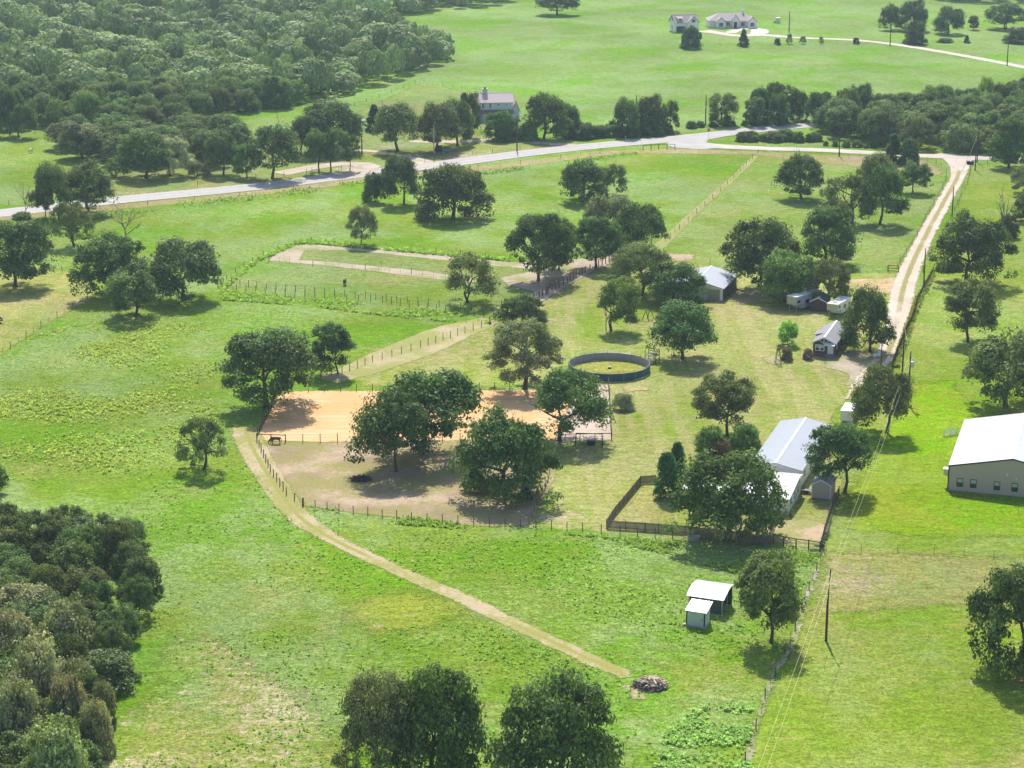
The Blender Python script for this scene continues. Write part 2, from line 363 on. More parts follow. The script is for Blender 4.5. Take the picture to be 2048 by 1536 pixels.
sheet('bare_strip', [(1650,1098),(1656,1098),(1618,1200),(1594,1286),(1552,1352),(1522,1440),(1494,1560),(1482,1560),(1506,1450),(1540,1348),(1582,1280),(1609,1190)],
      .014, soil_mat('strip_dirt', (.44, .38, .28), (.34, .32, .18), .8, grass=.75, gcol=(.22, .27, .07)), cell=.9)
sheet('yard_grass', [(1230,1045),(1290,970),(1320,975),(1345,1000),(1345,1060),(1300,1068)],
      .014, grass_mat('yard_dry_grass', lime=(.27, .28, .07), dryness=.9, weed=.2, bumpy=.4, edge=.8), cell=1.0)

# ---- roads
def asphalt(name, col, line=False):
    b = NB(name); c = b.mul(col, b.math('ADD', b.math('MULTIPLY', b.noise(.5, 4, .7), .5), .75))
    tr = b.step(b.math('ABSOLUTE', b.math('SUBTRACT', b.attr('c'), 1.75)), .2, .8, .9, 1.04)
    c = b.mul(c, tr)
    c = b.mix(b.step(b.noise(.09, 5, .65, vec=b.scaled(b.pos(), (.3, 1.6, 1), .16)), .55, .7, 0, .35), c, b.mul(col, .72))
    return edged(b, b.bsdf(c, .9, b.bump(b.noise(14, 2), .3, .02), spec=.12), .25)
ribbon('highway', [(-200,450,9.5),(0,427,9.5),(230,401,9.5),(500,375,9.5),(730,347,9.5),(900,327,9.5),(1050,307,9.5),(1200,291,9.5),(1340,279,9.5),(1450,267,9),(1550,256,8.5),(1640,249,8.5),(1800,236,8.5),(2200,200,8.5)],
       .03, asphalt('asphalt', (.43, .40, .375)), margin=.8, step=4, label='pale two-lane highway crossing the picture')
CAL = dict(grass=.0, gcol=(.27, .27, .09))
ribbon('gravel_road', [(1360,282,10),(1400,290,9),(1440,293,7.5),(1520,297,6.5),(1650,301,6.5),(1760,307,6.5),(1850,312,6.5),(1950,316,6.5),(2060,319,6),(2300,328,6)],
       .034, soil_mat('caliche_gravel', (.56, .50, .44), (.48, .42, .36), .6, **CAL))
sheet('road_junction', [(1330,290),(1352,276),(1440,268),(1470,270),(1415,280),(1412,287),(1450,296),(1400,299),(1350,296)],
      .037, soil_mat('junction_gravel', (.47, .45, .43), (.41, .39, .37), .6), cell=1.5)
DR = soil_mat('driveway_gravel', (.58, .50, .41), (.50, .41, .32), .9, centre=.75, gcol=(.30, .27, .12))
ribbon('driveway', [(1908,312,9.0),(1918,330,6.0),(1915,355,4.0),(1893,395,3.8),(1868,440,4.0),(1845,485,4.1),(1824,530,4.5),(1806,580,5.0),(1797,630,4.6),(1786,680,4.3),(1772,712,4.0),(1745,738,3.1),(1722,762,2.2),(1700,800,1.7)],
       .040, DR, label='pale gravel driveway with a grass strip down its middle')
sheet('driveway_mouth', [(1850,312),(1885,316),(1905,335),(1925,345),(1932,325),(1955,319),(1900,305)],
      .043, soil_mat('mouth_gravel', (.55, .48, .42), (.48, .41, .35), .8), cell=1.2)
ribbon('farm_entrance', [(690,352,7),(735,334,8),(700,328,6),(640,333,6),(560,348,7)], .020, soil_mat('entrance_dirt', (.52, .44, .36), (.46, .36, .29), .9, grass=.2))
ribbon('farm_lane', [(862,332,8),(842,322,5),(790,310,3.4),(735,302,3.2),(640,302,4)], .022, soil_mat('lane_gravel', (.56, .49, .42), (.5, .42, .35), .8, grass=.2))
ribbon('hedge_lane', [(820,283,4),(900,284,5),(1000,281,4.5),(1090,287,4),(1150,292,5)], .024, soil_mat('hedge_lane_dirt', (.54, .45, .37), (.46, .38, .29), .9, grass=.3))
ribbon('ranch_drive', [(1405,62,10),(1440,67,6),(1480,72,7),(1520,70,7),(1600,76,5),(1700,80,5),(1780,88,5),(1860,100,5),(1950,116,5),(2060,137,5),(2300,185,5)],
       .050, soil_mat('ranch_drive_gravel', (.60, .53, .45), (.52, .45, .37), 1.2))
ribbon('ranch_loop', [(1460,66,5),(1480,59,5),(1512,58,6),(1520,64,8),(1508,71,5)], .054, soil_mat('ranch_loop_gravel', (.64, .58, .51), (.55, .48, .40), .8))
# ================================================================ TREES
def leaf_mat(name='foliage', trans=.27, spec=.2, rough=.6):
    b = NB(name); oi = b.n('ObjectInfo'); tone = b.attr('tone')
    r = b.math('MULTIPLY_ADD', oi.outputs['Random'], .30, .85)
    c = b.mul(oi.outputs['Color'], b.math('MULTIPLY', b.math('MULTIPLY', tone, r), 2.12))
    hs = b.n('HueSaturation'); b.lk(c, hs.inputs['Color'])
    hs.inputs['Hue'].default_value = .5; b.lk(b.math('MULTIPLY_ADD', oi.outputs['Random'], .035, .4825), hs.inputs['Hue'])
    b.lk(b.math('MULTIPLY_ADD', tone, -.25, 1.22), hs.inputs['Saturation'])
    c = b.mix(1.0, hs.outputs[0], (1.03, 1.06, .74), 'MULTIPLY')
    p = b.bsdf(c, rough, spec=spec)
    tr = b.n('BsdfTranslucent'); b.lk(b.mix(1.0, c, (1.25, 1.35, .55), 'MULTIPLY'), tr.inputs['Color'])
    mx = b.n('MixShader'); mx.inputs[0].default_value = trans; b.lk(p, mx.inputs[1]); b.lk(tr.outputs[0], mx.inputs[2])
    return b.end(mx.outputs[0])
LEAF = leaf_mat()
BARK = simple('bark', (.085, .070, .055), .9, var=.4, scale=2.0, grain=(3, 3, .6))
DEADWOOD = simple('dead_wood', (.20, .17, .15), .85, var=.3, scale=2, grain=(3, 3, .6))

def rdirs(rng, n, zmin=-1.0, zmax=1.0):
    z = rng.uniform(zmin, zmax, n); a = rng.uniform(0, 2*np.pi, n); r = np.sqrt(1-z*z)
    return np.stack([r*np.cos(a), r*np.sin(a), z], 1)
def env_oak(t): return np.where(t < .3, .88+.12*t/.3, np.sqrt(np.clip(1-((t-.3)/.72)**2, .02, 1)))
def env_round(t): return np.sqrt(np.clip(1-((t-.48)/.54)**2, .04, 1))
def env_cone(t): return np.clip(1.02-t, .05, 1)**.75
def env_col(t): return np.where(t < .25, .7+1.2*t, np.clip(1.06-t, .0, 1)**.55*1.17)
def env_tall(t): return np.where(t < .55, .7+.3*t/.55, np.sqrt(np.clip(1-((t-.55)/.5)**2, .03, 1)))
def env_bush(t): return np.sqrt(np.clip(1-(t*.93)**2.2, .02, 1))
def crown_data(seed, env, nb=26, ns=8, nl=70, leaf=.032, rb=(.20, .32), aspect=1.2, lobes=.22, gap=.1, inner=.45, flat=.75, zlo=.08, wide=.62):
    """unit crown: radius 1, height 1; aspect = real height / real radius"""
    rng = np.random.default_rng(seed); ph = rng.uniform(0, 6.28, 6)
    t = zlo+(1-zlo)*rng.uniform(0, 1, nb)**.8*.93; a = (np.arange(nb)*2.399+rng.uniform(-.5, .5, nb))
    lob = 1-lobes*(.5+.5*np.sin(a*2+ph[0]+3*t))*rng.uniform(.3, 1, nb)
    br = rng.uniform(rb[0], rb[1], nb)
    rr = np.clip(env(t)*lob-br*.55, .02, 1)*rng.uniform(inner, 1, nb)**.33
    B = np.stack([rr*np.cos(a), rr*np.sin(a), t-br*.45/aspect], 1)
    # sub blobs on each blob, more on top
    sd = rdirs(rng, nb*ns, -.45, 1); BI = np.repeat(np.arange(nb), ns)
    sr = br[BI]*rng.uniform(.36, .72, nb*ns)
    off = sd*(br[BI]*.72)[:, None]; off[:, 2] *= flat/aspect
    SB = B[BI]+off; keep = rng.uniform(0, 1, len(SB)) > gap; SB, sr, BI = SB[keep], sr[keep], BI[keep]
    SI = np.repeat(np.arange(len(SB)), nl); n = len(SI)
    d = rdirs(rng, n, -.8, 1); rad = sr[SI]*(rng.uniform(.3, 1.0, n)**.6+np.maximum(rng.normal(0, .16, n), 0))
    c = SB[SI]+d*rad[:, None]*np.array([1, 1, .8/aspect])
    c[:, 2] = np.maximum(c[:, 2], .0)
    nr = d*1.0+rdirs(rng, n)*.62+np.array([0, 0, .45]); nr /= np.linalg.norm(nr, axis=1)[:, None]
    ax = rdirs(rng, n); t1 = np.cross(nr, ax); t1 /= np.linalg.norm(t1, axis=1)[:, None]+1e-9; t2 = np.cross(nr, t1)
    s = leaf*rng.uniform(.6, 1.35, n)[:, None]; iz = np.array([1, 1, 1/aspect])
    a1, a2 = t1*s*iz, t2*s*wide*iz
    bend = nr*s*.22*iz
    V = np.stack([c-a1-bend, c-a2, c+a1-bend, c+a2], 1).reshape(-1, 3)
    bt = rng.uniform(.72, 1.32, nb); st = rng.uniform(.75, 1.3, len(SB))
    tone = np.repeat((bt[BI]*st)[SI]*rng.uniform(.7, 1.3, n), 4)
    F = np.arange(n*4).reshape(-1, 4)
    return V, F, tone
def crown_mesh(name, *a, **k):
    V, F, tone = crown_data(*a, **k); me = npmesh(name, V, F, LEAF)
    at = me.attributes.new('tone', 'FLOAT', 'POINT'); at.data.foreach_set('value', tone.astype(np.float32)); return me
def wood_mesh(name, seed, mat, split=.35, limbs=6, reach=.62, top=.86, r0=.05, depth=2, twist=.06, sides=6, droop=0.0, stems=1):
    """unit trunk with limbs: height 1, reach in crown radii"""
    rnd = random.Random(seed); mb = MB()
    def limb(p, d, ln, r, lev):
        pts = [p]; rs = [r]; k = 4 if lev else 5
        for i in range(k):
            d = (d+Vector((rnd.uniform(-1, 1), rnd.uniform(-1, 1), rnd.uniform(-.4, .5)-droop*lev))*.22).normalized()
            p = p+Vector((d.x, d.y, d.z*.8))*(ln/k); pts.append(p); rs.append(r*(1-.75*(i+1)/k)+.0015)
        mb.tube(pts, rs, max(4, sides-lev), cap=False)
        if lev < depth:
            for q in range(2+ (lev == 0)):
                j = rnd.randint(2, k); dd = (d+Vector((rnd.uniform(-1, 1), rnd.uniform(-1, 1), rnd.uniform(-.3, .6)))).normalized()
                limb(pts[j], dd, ln*rnd.uniform(.4, .62), rs[j]*.75, lev+1)
    for s in range(stems):
        lean = Vector((rnd.uniform(-1, 1), rnd.uniform(-1, 1), 0))*(.03+.16*(stems > 1))
        base = Vector((0, 0, -.01))+(Vector((rnd.uniform(-.06, .06), rnd.uniform(-.06, .06), 0)) if stems > 1 else Vector())
        pts = [base, base+Vector((0, 0, .04))]; rs = [r0*1.45, r0*1.02]; n = 6
        for i in range(1, n+1):
            z = .04+(top-.04)*i/n; pts.append(base+lean*i/n*2+Vector((rnd.uniform(-1, 1)*twist, rnd.uniform(-1, 1)*twist, z)))
            rs.append(r0*(1-.86*(i/n)**.9))
        mb.tube(pts, rs, sides+1, cap=False)
        for i in range(limbs):
            z = split+(top*.85-split)*(i/max(1, limbs-1))**1.1*rnd.uniform(.8, 1)
            k = min(len(pts)-2, max(1, int((z-.04)/(top-.04)*n)+1)); a = i*2.4+rnd.uniform(-.4, .4)+s*1.3
            el = rnd.uniform(.25, .75); d = Vector((math.cos(a)*math.cos(el), math.sin(a)*math.cos(el), math.sin(el)))
            limb(pts[k], d, reach*rnd.uniform(.75, 1.1)*(1-.3*z), rs[k]*.62, 1 if depth < 2 else 0)
    return mb.mesh(name, mat, True)
# kinds: list of crown variants, list of trunk meshes, crown base as share of height
CR = {
 'oak':   [crown_mesh('oak_crown', s, env_oak, nb=46, ns=9, nl=46, leaf=.029, rb=(.16, .36), aspect=1.15, lobes=.30, gap=.14, inner=.4) for s in (1, 2, 3, 4, 6, 7)],
 'airy':  [crown_mesh('airy_crown', s, env_oak, nb=40, ns=8, nl=36, leaf=.027, rb=(.17, .30), aspect=1.1, lobes=.32, gap=.22, inner=.3) for s in (11, 12)],
 'round': [crown_mesh('round_crown', s, env_round, nb=44, ns=9, nl=44, leaf=.031, rb=(.2, .34), aspect=1.3, lobes=.16, gap=.06, inner=.35) for s in (21, 22)],
 'fine':  [crown_mesh('fine_crown', s, env_oak, nb=56, ns=9, nl=48, leaf=.022, rb=(.16, .28), aspect=1.15, lobes=.22, gap=.12, inner=.3) for s in (31, 32)],
 'bush':  [crown_mesh('bush_crown', s, env_bush, nb=46, ns=8, nl=30, leaf=.040, rb=(.18, .36), aspect=1.1, lobes=.18, gap=.04, zlo=.02, inner=.25) for s in (41, 42, 43)],
 'cone':  [crown_mesh('cone_crown', s, env_cone, nb=60, ns=8, nl=24, leaf=.055, rb=(.2, .36), aspect=2.4, lobes=.15, gap=.03, zlo=.0, inner=.3, flat=1.3) for s in (51,)],
 'column':[crown_mesh('column_crown', s, env_col, nb=90, ns=8, nl=26, leaf=.055, rb=(.24, .40), aspect=3.2, lobes=.06, gap=.0, zlo=.02, inner=.4, flat=1.6) for s in (61,)],
 'tall':  [crown_mesh('tall_crown', s, env_tall, nb=46, ns=9, nl=40, leaf=.034, rb=(.2, .34), aspect=1.7, lobes=.24, gap=.12, inner=.3) for s in (71, 72)],
}
WD = {
 'one': [wood_mesh('trunk', s, BARK) for s in (5, 6, 7)],
 'fork': [wood_mesh('trunk', s, BARK, split=.22, stems=2, r0=.036, limbs=4) for s in (8, 9)],
 'thin': [wood_mesh('trunk', 15, BARK, split=.3, r0=.035, depth=1)],
 'dead': [wood_mesh('dead_trunk', s, DEADWOOD, split=.30, limbs=8, reach=.85, top=.9, r0=.036, depth=2, sides=5) for s in (25, 26)],
 'snag': [wood_mesh('dead_trunk', 27, DEADWOOD, split=.30, limbs=7, reach=.75, top=.75, r0=.07, depth=2, sides=5)],
}
DARK = (.048, .071, .021); OLIVE = (.078, .098, .036); GREY = (.105, .122, .070); GREEN = (.068, .112, .026)
BRIGHT = (.115, .205, .034); MID = (.058, .088, .030); RUST = (.075, .045, .028); PALE = (.165, .158, .12); SILVER = (.155, .165, .130); YEL = (.17, .19, .05)
TRND = random.Random(77)
def tree_at(X, Y, R, H, kind, col, label, name='tree', cat='tree', group=None, cb=.24, trunk='one', off=0.0, rz=None, ry=1.0, base_name=None):
    rz = TRND.uniform(0, 6.28) if rz is None else rz
    t = thing(name, label, cat, (X, Y, 0), rz, group)
    o_ = Vector((off*math.cos(-rz), off*math.sin(-rz), 0))
    if trunk:
        link('trunk', TRND.choice(WD[trunk]), t, loc=(0, 0, 0), scale=(R, R, H), rot=(0, 0, 0))
    if kind:
        cr = link('crown', TRND.choice(CR[kind]), t, loc=(o_.x, o_.y, H*cb), scale=(R*TRND.uniform(.94, 1.06), R*ry*TRND.uniform(.85, 1.05), H*(1-cb)), color=col)
    return t
def tree(xb, yb, xl, xr, yt, kind, col, label, **k):
    p = P(xb, yb); s = SC(yb); R = (xr-xl)/2/s; H = HT(yb, yt)
    off = ((xl+xr)/2-xb)/s
    return tree_at(p.x, p.y, R*1.09, H*1.0, kind, col, label, off=off, **k)
T = [
 # near foreground
 (866,1565,778,978,1326,'oak',DARK,'large dark oak cut by the bottom edge, right one of the foreground pair',{'cb':.06}),
 (758,1562,668,852,1340,'fine',GREY,'grey green fine leaved tree cut by the bottom edge, leaning against the large dark oak',{'cb':.06}),
 (1118,1585,1000,1246,1350,'oak',MID,'broad dark oak cut by the bottom edge below the wood pile',{'cb':.05}),
 (2037,1340,1930,2140,1128,'round',MID,'big dense tree cut by the right edge over a patch of shaded bare ground',{'cb':.08}),
 (1543,1285,1460,1608,1105,'tall',OLIVE,'olive green tree standing alone to the right of the two small metal sheds',{'cb':.2}),
 # round the house
 (1458,1078,1342,1570,903,'oak',(.056,.094,.024),'large green oak in front of the metal roofed house',{'cb':.14}),
 (1332,997,1308,1357,906,'column',(.035,.085,.028),'front one of two dark pointed evergreens inside the board fence',{'name':'evergreen','cb':.06,'trunk':'thin'}),
 (1353,982,1333,1374,886,'column',(.035,.085,.028),'rear and taller one of two dark pointed evergreens by the board fence',{'name':'evergreen','cb':.06,'trunk':'thin'}),
 (1690,985,1606,1742,846,'oak',(.045,.085,.028),'dark green oak behind the small tan shed, overhanging the house roof',{'cb':.33}),
 (1774,867,1698,1822,728,'oak',OLIVE,'olive oak beside the power lines with a white trailer behind it',{'cb':.2}),
 (1454,872,1380,1513,744,'round',OLIVE,'tidy round crowned tree on a straight trunk behind the metal roofed house',{'cb':.26}),
 (1424,914,1384,1458,854,'bush',GREEN,'low light green ornamental tree beside the wine red one',{'cb':.12,'trunk':'thin'}),
 (1490,908,1452,1524,848,'bush',GREEN,'low green ornamental tree under the round crowned tree, next to the big metal roof',{'cb':.12,'trunk':'thin'}),
 (1442,922,1418,1466,880,'bush',RUST,'small wine red leaved tree between the low green trees',{'cb':.15,'trunk':'thin'}),
 # arena and paddock
 (1050,778,958,1140,642,'fine',GREY,'grey green oak between the round pen and the sand arena',{'cb':.18}),
 (1119,882,1054,1224,740,'oak',MID,'dark oak at the near right corner of the sand arena',{'cb':.22}),
 (1012,992,908,1122,822,'oak',(.045,.080,.024),'wide dark oak in the dirt paddock with a parked vehicle under it',{'cb':.06}),
 (843,908,752,978,740,'oak',(.050,.088,.026),'spreading oak on the line between sand arena and dirt paddock with horses at its trunk',{'cb':.24}),
 (792,943,706,872,782,'oak',(.046,.082,.026),'slender trunked oak in the dirt paddock, nearest to the brush pile',{'cb':.2,'trunk':'thin'}),
 (533,812,440,646,655,'oak',MID,'wide oak at the upper left corner of the sand arena',{'cb':.2}),
 (676,749,614,711,642,'tall',(.036,.072,.026),'dark glossy clumpy tree left of the pale lane above the arena',{'cb':.14,'trunk':'thin'}),
 (409,940,346,462,832,'airy',OLIVE,'thin crowned tree with dead twigs at its top, alone left of the mown track',{'cb':.14}),
 (722,490,691,757,409,'fine',GREY,'small silvery tree on the far fence of the oval track',{'cb':.2,'trunk':'thin'}),
 (938,605,880,1004,503,'airy',OLIVE,'open crowned tree with a vase shaped trunk inside the middle paddock',{'cb':.2,'trunk':'fork'}),
 (1046,652,1000,1096,590,'oak',(.045,.080,.024),'small dark tree at the corner where the lane meets the yard fence',{'cb':.1}),
 (1222,662,1196,1282,552,'tall',(.085,.125,.036),'light green tree above the round pen with dead grey branches on its left',{'cb':.16,'trunk':'fork'}),
 (1365,718,1297,1435,600,'oak',(.046,.080,.026),'dark oak on the lawn right of the round pen',{'cb':.2}),
 (1575,690,1555,1597,640,'round',BRIGHT,'small bright green young tree on the lawn by the toy windmill',{'cb':.08,'trunk':'thin'}),
 (1077,562,1022,1146,420,'round',MID,'dense tree at the left end of the central grove, over bare ground',{'cb':.2}),
 (1118,540,1080,1150,428,'round',OLIVE,'paler tree tucked behind the dense tree at the left of the central grove',{'cb':.15}),
 (1192,535,1142,1246,430,'round',(.052,.086,.028),'tree in the central grove whose trunk stands at the dark post fence',{'cb':.22}),
 (1285,505,1222,1333,402,'oak',DARK,'darkest tree of the central grove, behind the pale olive one',{'cb':.14}),
 (1215,478,1170,1268,388,'round',GREY,'grey green tree at the back of the central grove',{'cb':.15}),
 (1284,590,1206,1347,483,'fine',(.088,.108,.044),'pale olive wide crowned tree in the middle of the central grove',{'cb':.2}),
 (1344,608,1288,1410,522,'oak',(.050,.092,.028),'leafy tree covering the left side of the grey roofed barn',{'cb':.1}),
 (1518,580,1440,1600,434,'oak',DARK,'big dark oak just right of the grey roofed barn',{'cb':.16}),
 (1568,604,1505,1640,502,'oak',GREEN,'mid green tree shading the large camper trailer',{'cb':.1}),
 (1650,528,1596,1723,410,'oak',(.050,.080,.026),'oak behind the campers, in front of the far pasture',{'cb':.14}),
 (1655,612,1612,1706,519,'fine',(.085,.105,.042),'olive tree right behind the small brown storage shed',{'cb':.1}),
 (1740,703,1675,1783,574,'oak',(.048,.080,.024),'dark oak covering the right side of the small brown cabin',{'cb':.12}),
 (1602,398,1541,1654,306,'oak',MID,'oak standing alone in the right hand pasture near the gravel road',{'cb':.2}),
 (1704,448,1634,1745,348,'airy',OLIVE,'olive tree left of the dark trunked oak in the right hand pasture',{'cb':.15}),
 (1760,449,1715,1811,330,'oak',(.046,.074,.026),'dark oak with a bare visible trunk in the right hand pasture',{'cb':.2}),
 (1752,398,1712,1792,303,'oak',(.095,.110,.052),'pale olive tree behind the dark trunked oak in the right hand pasture',{'cb':.15}),
 (1826,386,1799,1861,322,'oak',MID,'small oak alone near the bend of the driveway fence',{'cb':.24}),
 (1787,326,1765,1810,267,'cone',(.035,.062,.026),'dark pointed cedar on the near side of the gravel road',{'name':'cedar','cb':.02,'trunk':'thin'}),
 (1818,330,1795,1840,275,'bush',(.045,.070,.035),'rounded dark shrubby tree beside the pointed cedar at the gravel road',{'cb':.04,'trunk':'thin'}),
 # right of the driveway
 (1932,565,1866,2022,426,'oak',DARK,'largest dark oak right of the gravel driveway',{'cb':.14}),
 (1936,684,1893,1998,558,'tall',OLIVE,'upright oak with a narrow lower crown below the largest driveway oak',{'cb':.16}),
 (2010,812,1916,2120,662,'oak',(.080,.100,.040),'wide olive tree behind the big metal building',{'cb':.12}),
 (2017,336,1975,2080,235,'oak',DARK,'oak beside the wood at the far right of the gravel road',{'cb':.15}),
 (2052,388,2012,2092,330,'fine',GREY,'grey green tree at the right edge below the gravel road',{'cb':.1}),
 (2058,442,2025,2095,378,'oak',MID,'dark tree at the right edge beside the dead snag',{'cb':.1}),
 # left
 (31,573,-32,119,441,'oak',(.048,.078,.026),'big dark oak near the left edge in the mown field',{'cb':.22}),
 (148,493,98,194,402,'airy',OLIVE,'open crowned tree between the highway and the left oaks',{'cb':.2}),
 (222,592,150,300,466,'oak',MID,'rear left oak of the three left hand oaks',{'cb':.14}),
 (272,633,206,328,529,'round',(.066,.098,.036),'front and smallest of the three left hand oaks',{'cb':.16}),
 (366,598,288,447,474,'oak',(.055,.078,.030),'right hand one of the three left oaks, with the broadest crown',{'cb':.14}),
 (-12,985,-50,19,922,'oak',MID,'tree showing only its right edge at the left margin of the picture',{'cb':.1}),
 (118,437,62,150,322,'oak',OLIVE,'left tree of the roadside clump at the left end of the highway',{'cb':.2}),
 (178,428,125,232,324,'oak',(.062,.084,.034),'right tree of the roadside clump at the left end of the highway',{'cb':.2}),
 (91,435,72,110,350,'tall',DARK,'slim dark tree at the roadside next to the dead tree',{'cb':.15}),
 # middle, beyond and before the highway
 (808,409,757,842,308,'oak',(.046,.075,.028),'dark tree between the highway and its wide round neighbour',{'cb':.18}),
 (750,404,723,775,345,'bush',DARK,'low dark tree leaning out left of the dark roadside tree',{'cb':.08}),
 (906,437,828,974,326,'oak',(.062,.080,.034),'very wide oak with branches sweeping to the ground below the highway',{'cb':.04}),
 (1165,403,1112,1216,318,'oak',(.055,.082,.030),'left and larger one of two oaks in the pasture under the highway junction',{'cb':.12}),
 (1214,391,1186,1260,325,'airy',MID,'right and smaller one of two oaks in the pasture under the highway junction',{'cb':.12}),
 (1114,30,1071,1158,-18,'oak',DARK,'lone oak in the far pasture at the top edge',{'cb':.25}),
 (1382,97,1359,1405,50,'bush',(.042,.078,.034),'round tree in front of the white garage',{'cb':.02,'trunk':'thin'}),
 (1486,93,1475,1499,58,'cone',(.042,.072,.038),'dark upright small tree in front of the white farmhouse',{'cb':.02,'trunk':'thin'}),
 (1555,90,1547,1562,76,'bush',DARK,'first round bush right of the upright tree on the far drive fence',{'name':'shrub','cat':'shrub','cb':.0,'trunk':None}),
 (1578,88,1570,1587,67,'airy',OLIVE,'wispy sapling next to a pole on the far drive',{'name':'sapling','cb':.1,'trunk':'thin'}),
 (1605,88,1597,1614,72,'airy',DARK,'dark sapling, third in the row along the far drive',{'name':'sapling','cb':.15,'trunk':'thin'}),
 (1642,89,1637,1648,73,'airy',DARK,'thin sapling, smallest in the row along the far drive',{'name':'sapling','cb':.15,'trunk':'thin'}),
 (1712,88,1705,1719,75,'bush',DARK,'bush at the right end of the row along the far drive',{'name':'shrub','cat':'shrub','cb':.0,'trunk':None}),
 (1782,60,1757,1806,8,'oak',MID,'left tree of the far clump right of the pale farmhouse drive',{'cb':.1}),
 (1826,62,1790,1862,-2,'oak',(.052,.082,.034),'tallest tree of the far clump right of the farmhouse drive',{'cb':.1}),
 (1830,88,1806,1855,41,'bush',DARK,'rounded dark tree in front of the far clump',{'cb':.0,'trunk':'thin'}),
 (1896,68,1864,1931,11,'oak',(.056,.086,.034),'dome shaped tree at the right of the far clump',{'cb':.1}),
 (1947,60,1935,1959,30,'tall',DARK,'small narrow tree alone between the two far clumps',{'cb':.1}),
 (1890,85,1872,1910,76,'bush',DARK,'low hedge like bush under the dome shaped far tree',{'name':'shrub','cat':'shrub','cb':.0,'trunk':None}),
 (1934,86,1926,1941,70,'cone',DARK,'small conical cedar on the far fence right of the low bush',{'name':'cedar','cb':.0,'trunk':None}),
 (2012,58,1970,2052,5,'oak',MID,'spreading tree near the upper right corner',{'cb':.22,'trunk':'fork'}),
 (2034,86,2005,2070,54,'bush',DARK,'dark bushy tree at the right edge of the far drive',{'cb':.0,'trunk':'thin'}),
 # hedge by the highway
 (1088,278,1042,1136,184,'oak',MID,'tall rounded tree at the left end of the roadside hedge',{'cb':.08}),
 (1138,272,1108,1164,206,'oak',(.054,.084,.03),'smaller tree joined to the tall one at the left end of the hedge',{'cb':.08}),
 (1245,272,1218,1286,194,'oak',(.060,.094,.034),'tree in the roadside hedge left of its grey neighbour',{'cb':.08}),
 (1300,266,1264,1336,189,'oak',(.062,.080,.038),'greyish tall tree in the roadside hedge near the stop sign',{'cb':.08}),
 (1340,262,1316,1362,197,'airy',DARK,'lumpy dark tree at the right end of the roadside hedge',{'cb':.08}),
 (1440,250,1409,1478,183,'tall',OLIVE,'solitary narrow tree on the far side of the highway next to a pole',{'cb':.02}),
 (1000,280,968,1034,219,'oak',(.050,.088,.03),'vine covered tree in front of the pale blue house',{'cb':.02}),
 (1014,278,994,1040,234,'airy',(.07,.12,.04),'light leafy tree right of the vine covered one before the blue house',{'cb':.05}),
 (938,276,912,966,180,'tall',MID,'tall narrow tree at the left corner of the blue house',{'cb':.02}),
 (915,290,870,950,196,'oak',MID,'wide tree left of the blue house, rear one',{'cb':.15}),
 (795,303,742,846,204,'oak',OLIVE,'roadside oak with a dark trunk beyond the highway, left of the blue dumpster',{'cb':.25}),
 (872,302,830,925,203,'oak',(.068,.088,.036),'roadside oak whose shade covers the blue dumpster',{'cb':.25}),
 (745,262,727,772,209,'cone',(.03,.06,.03),'dark conical cedar beside the white propane tank',{'name':'cedar','cb':.0,'trunk':'thin'}),
]
for xb, yb, xl, xr, yt, kind, col, lab, kw in T: tree(xb, yb, xl, xr, yt, kind, col, lab, **kw)
# dead trees
def dead(xb, yb, xl, xr, yt, label, kind='dead', **k):
    p = P(xb, yb); s = SC(yb); tree_at(p.x, p.y, (xr-xl)/2/s, HT(yb, yt)*1.08, None, None, label, name='dead_tree', trunk=kind, **k)
dead(51, 433, 25, 72, 366, 'bare grey dead tree at the roadside near the left edge')
dead(249, 482, 190, 305, 415, 'bare dead tree standing behind the three left oaks')
dead(2006, 476, 1970, 2035, 382, 'dead grey snag with claw like branches rising from a bush', kind='snag')
tree(2013, 474, 1989, 2038, 428, 'bush', DARK, 'dark bush wrapped round the foot of the dead snag', name='shrub', cat='shrub', cb=0, trunk=None)
dead(1212, 660, 1176, 1232, 585, 'bare grey branches of a dead stem left of the light green tree')
dead(1778, 292, 1745, 1812, 205, 'bare purplish grey dead tree standing inside the right hand wood')
dead(962, 262, 945, 978, 190, 'bare vine hung dead trunk at the corner of the blue house')
# shrubs
def shrub(xb, yb, xl, xr, yt, col, label, kind='bush', **k): tree(xb, yb, xl, xr, yt, kind, col, label, name='shrub', cat='shrub', cb=0, trunk=None, **k)
shrub(1245, 818, 1221, 1270, 786, SILVER, 'round pale topped bush beside the arena fence')
shrub(1572, 721, 1561, 1586, 695, (.10,.085,.06), 'brownish bush next to the toy windmill')
shrub(1616, 718, 1604, 1628, 696, (.13,.085,.085), 'purplish bush at the left corner of the brown cabin')
shrub(48, 438, 22, 66, 424, GREEN, 'low green brush at the foot of the bare roadside tree')
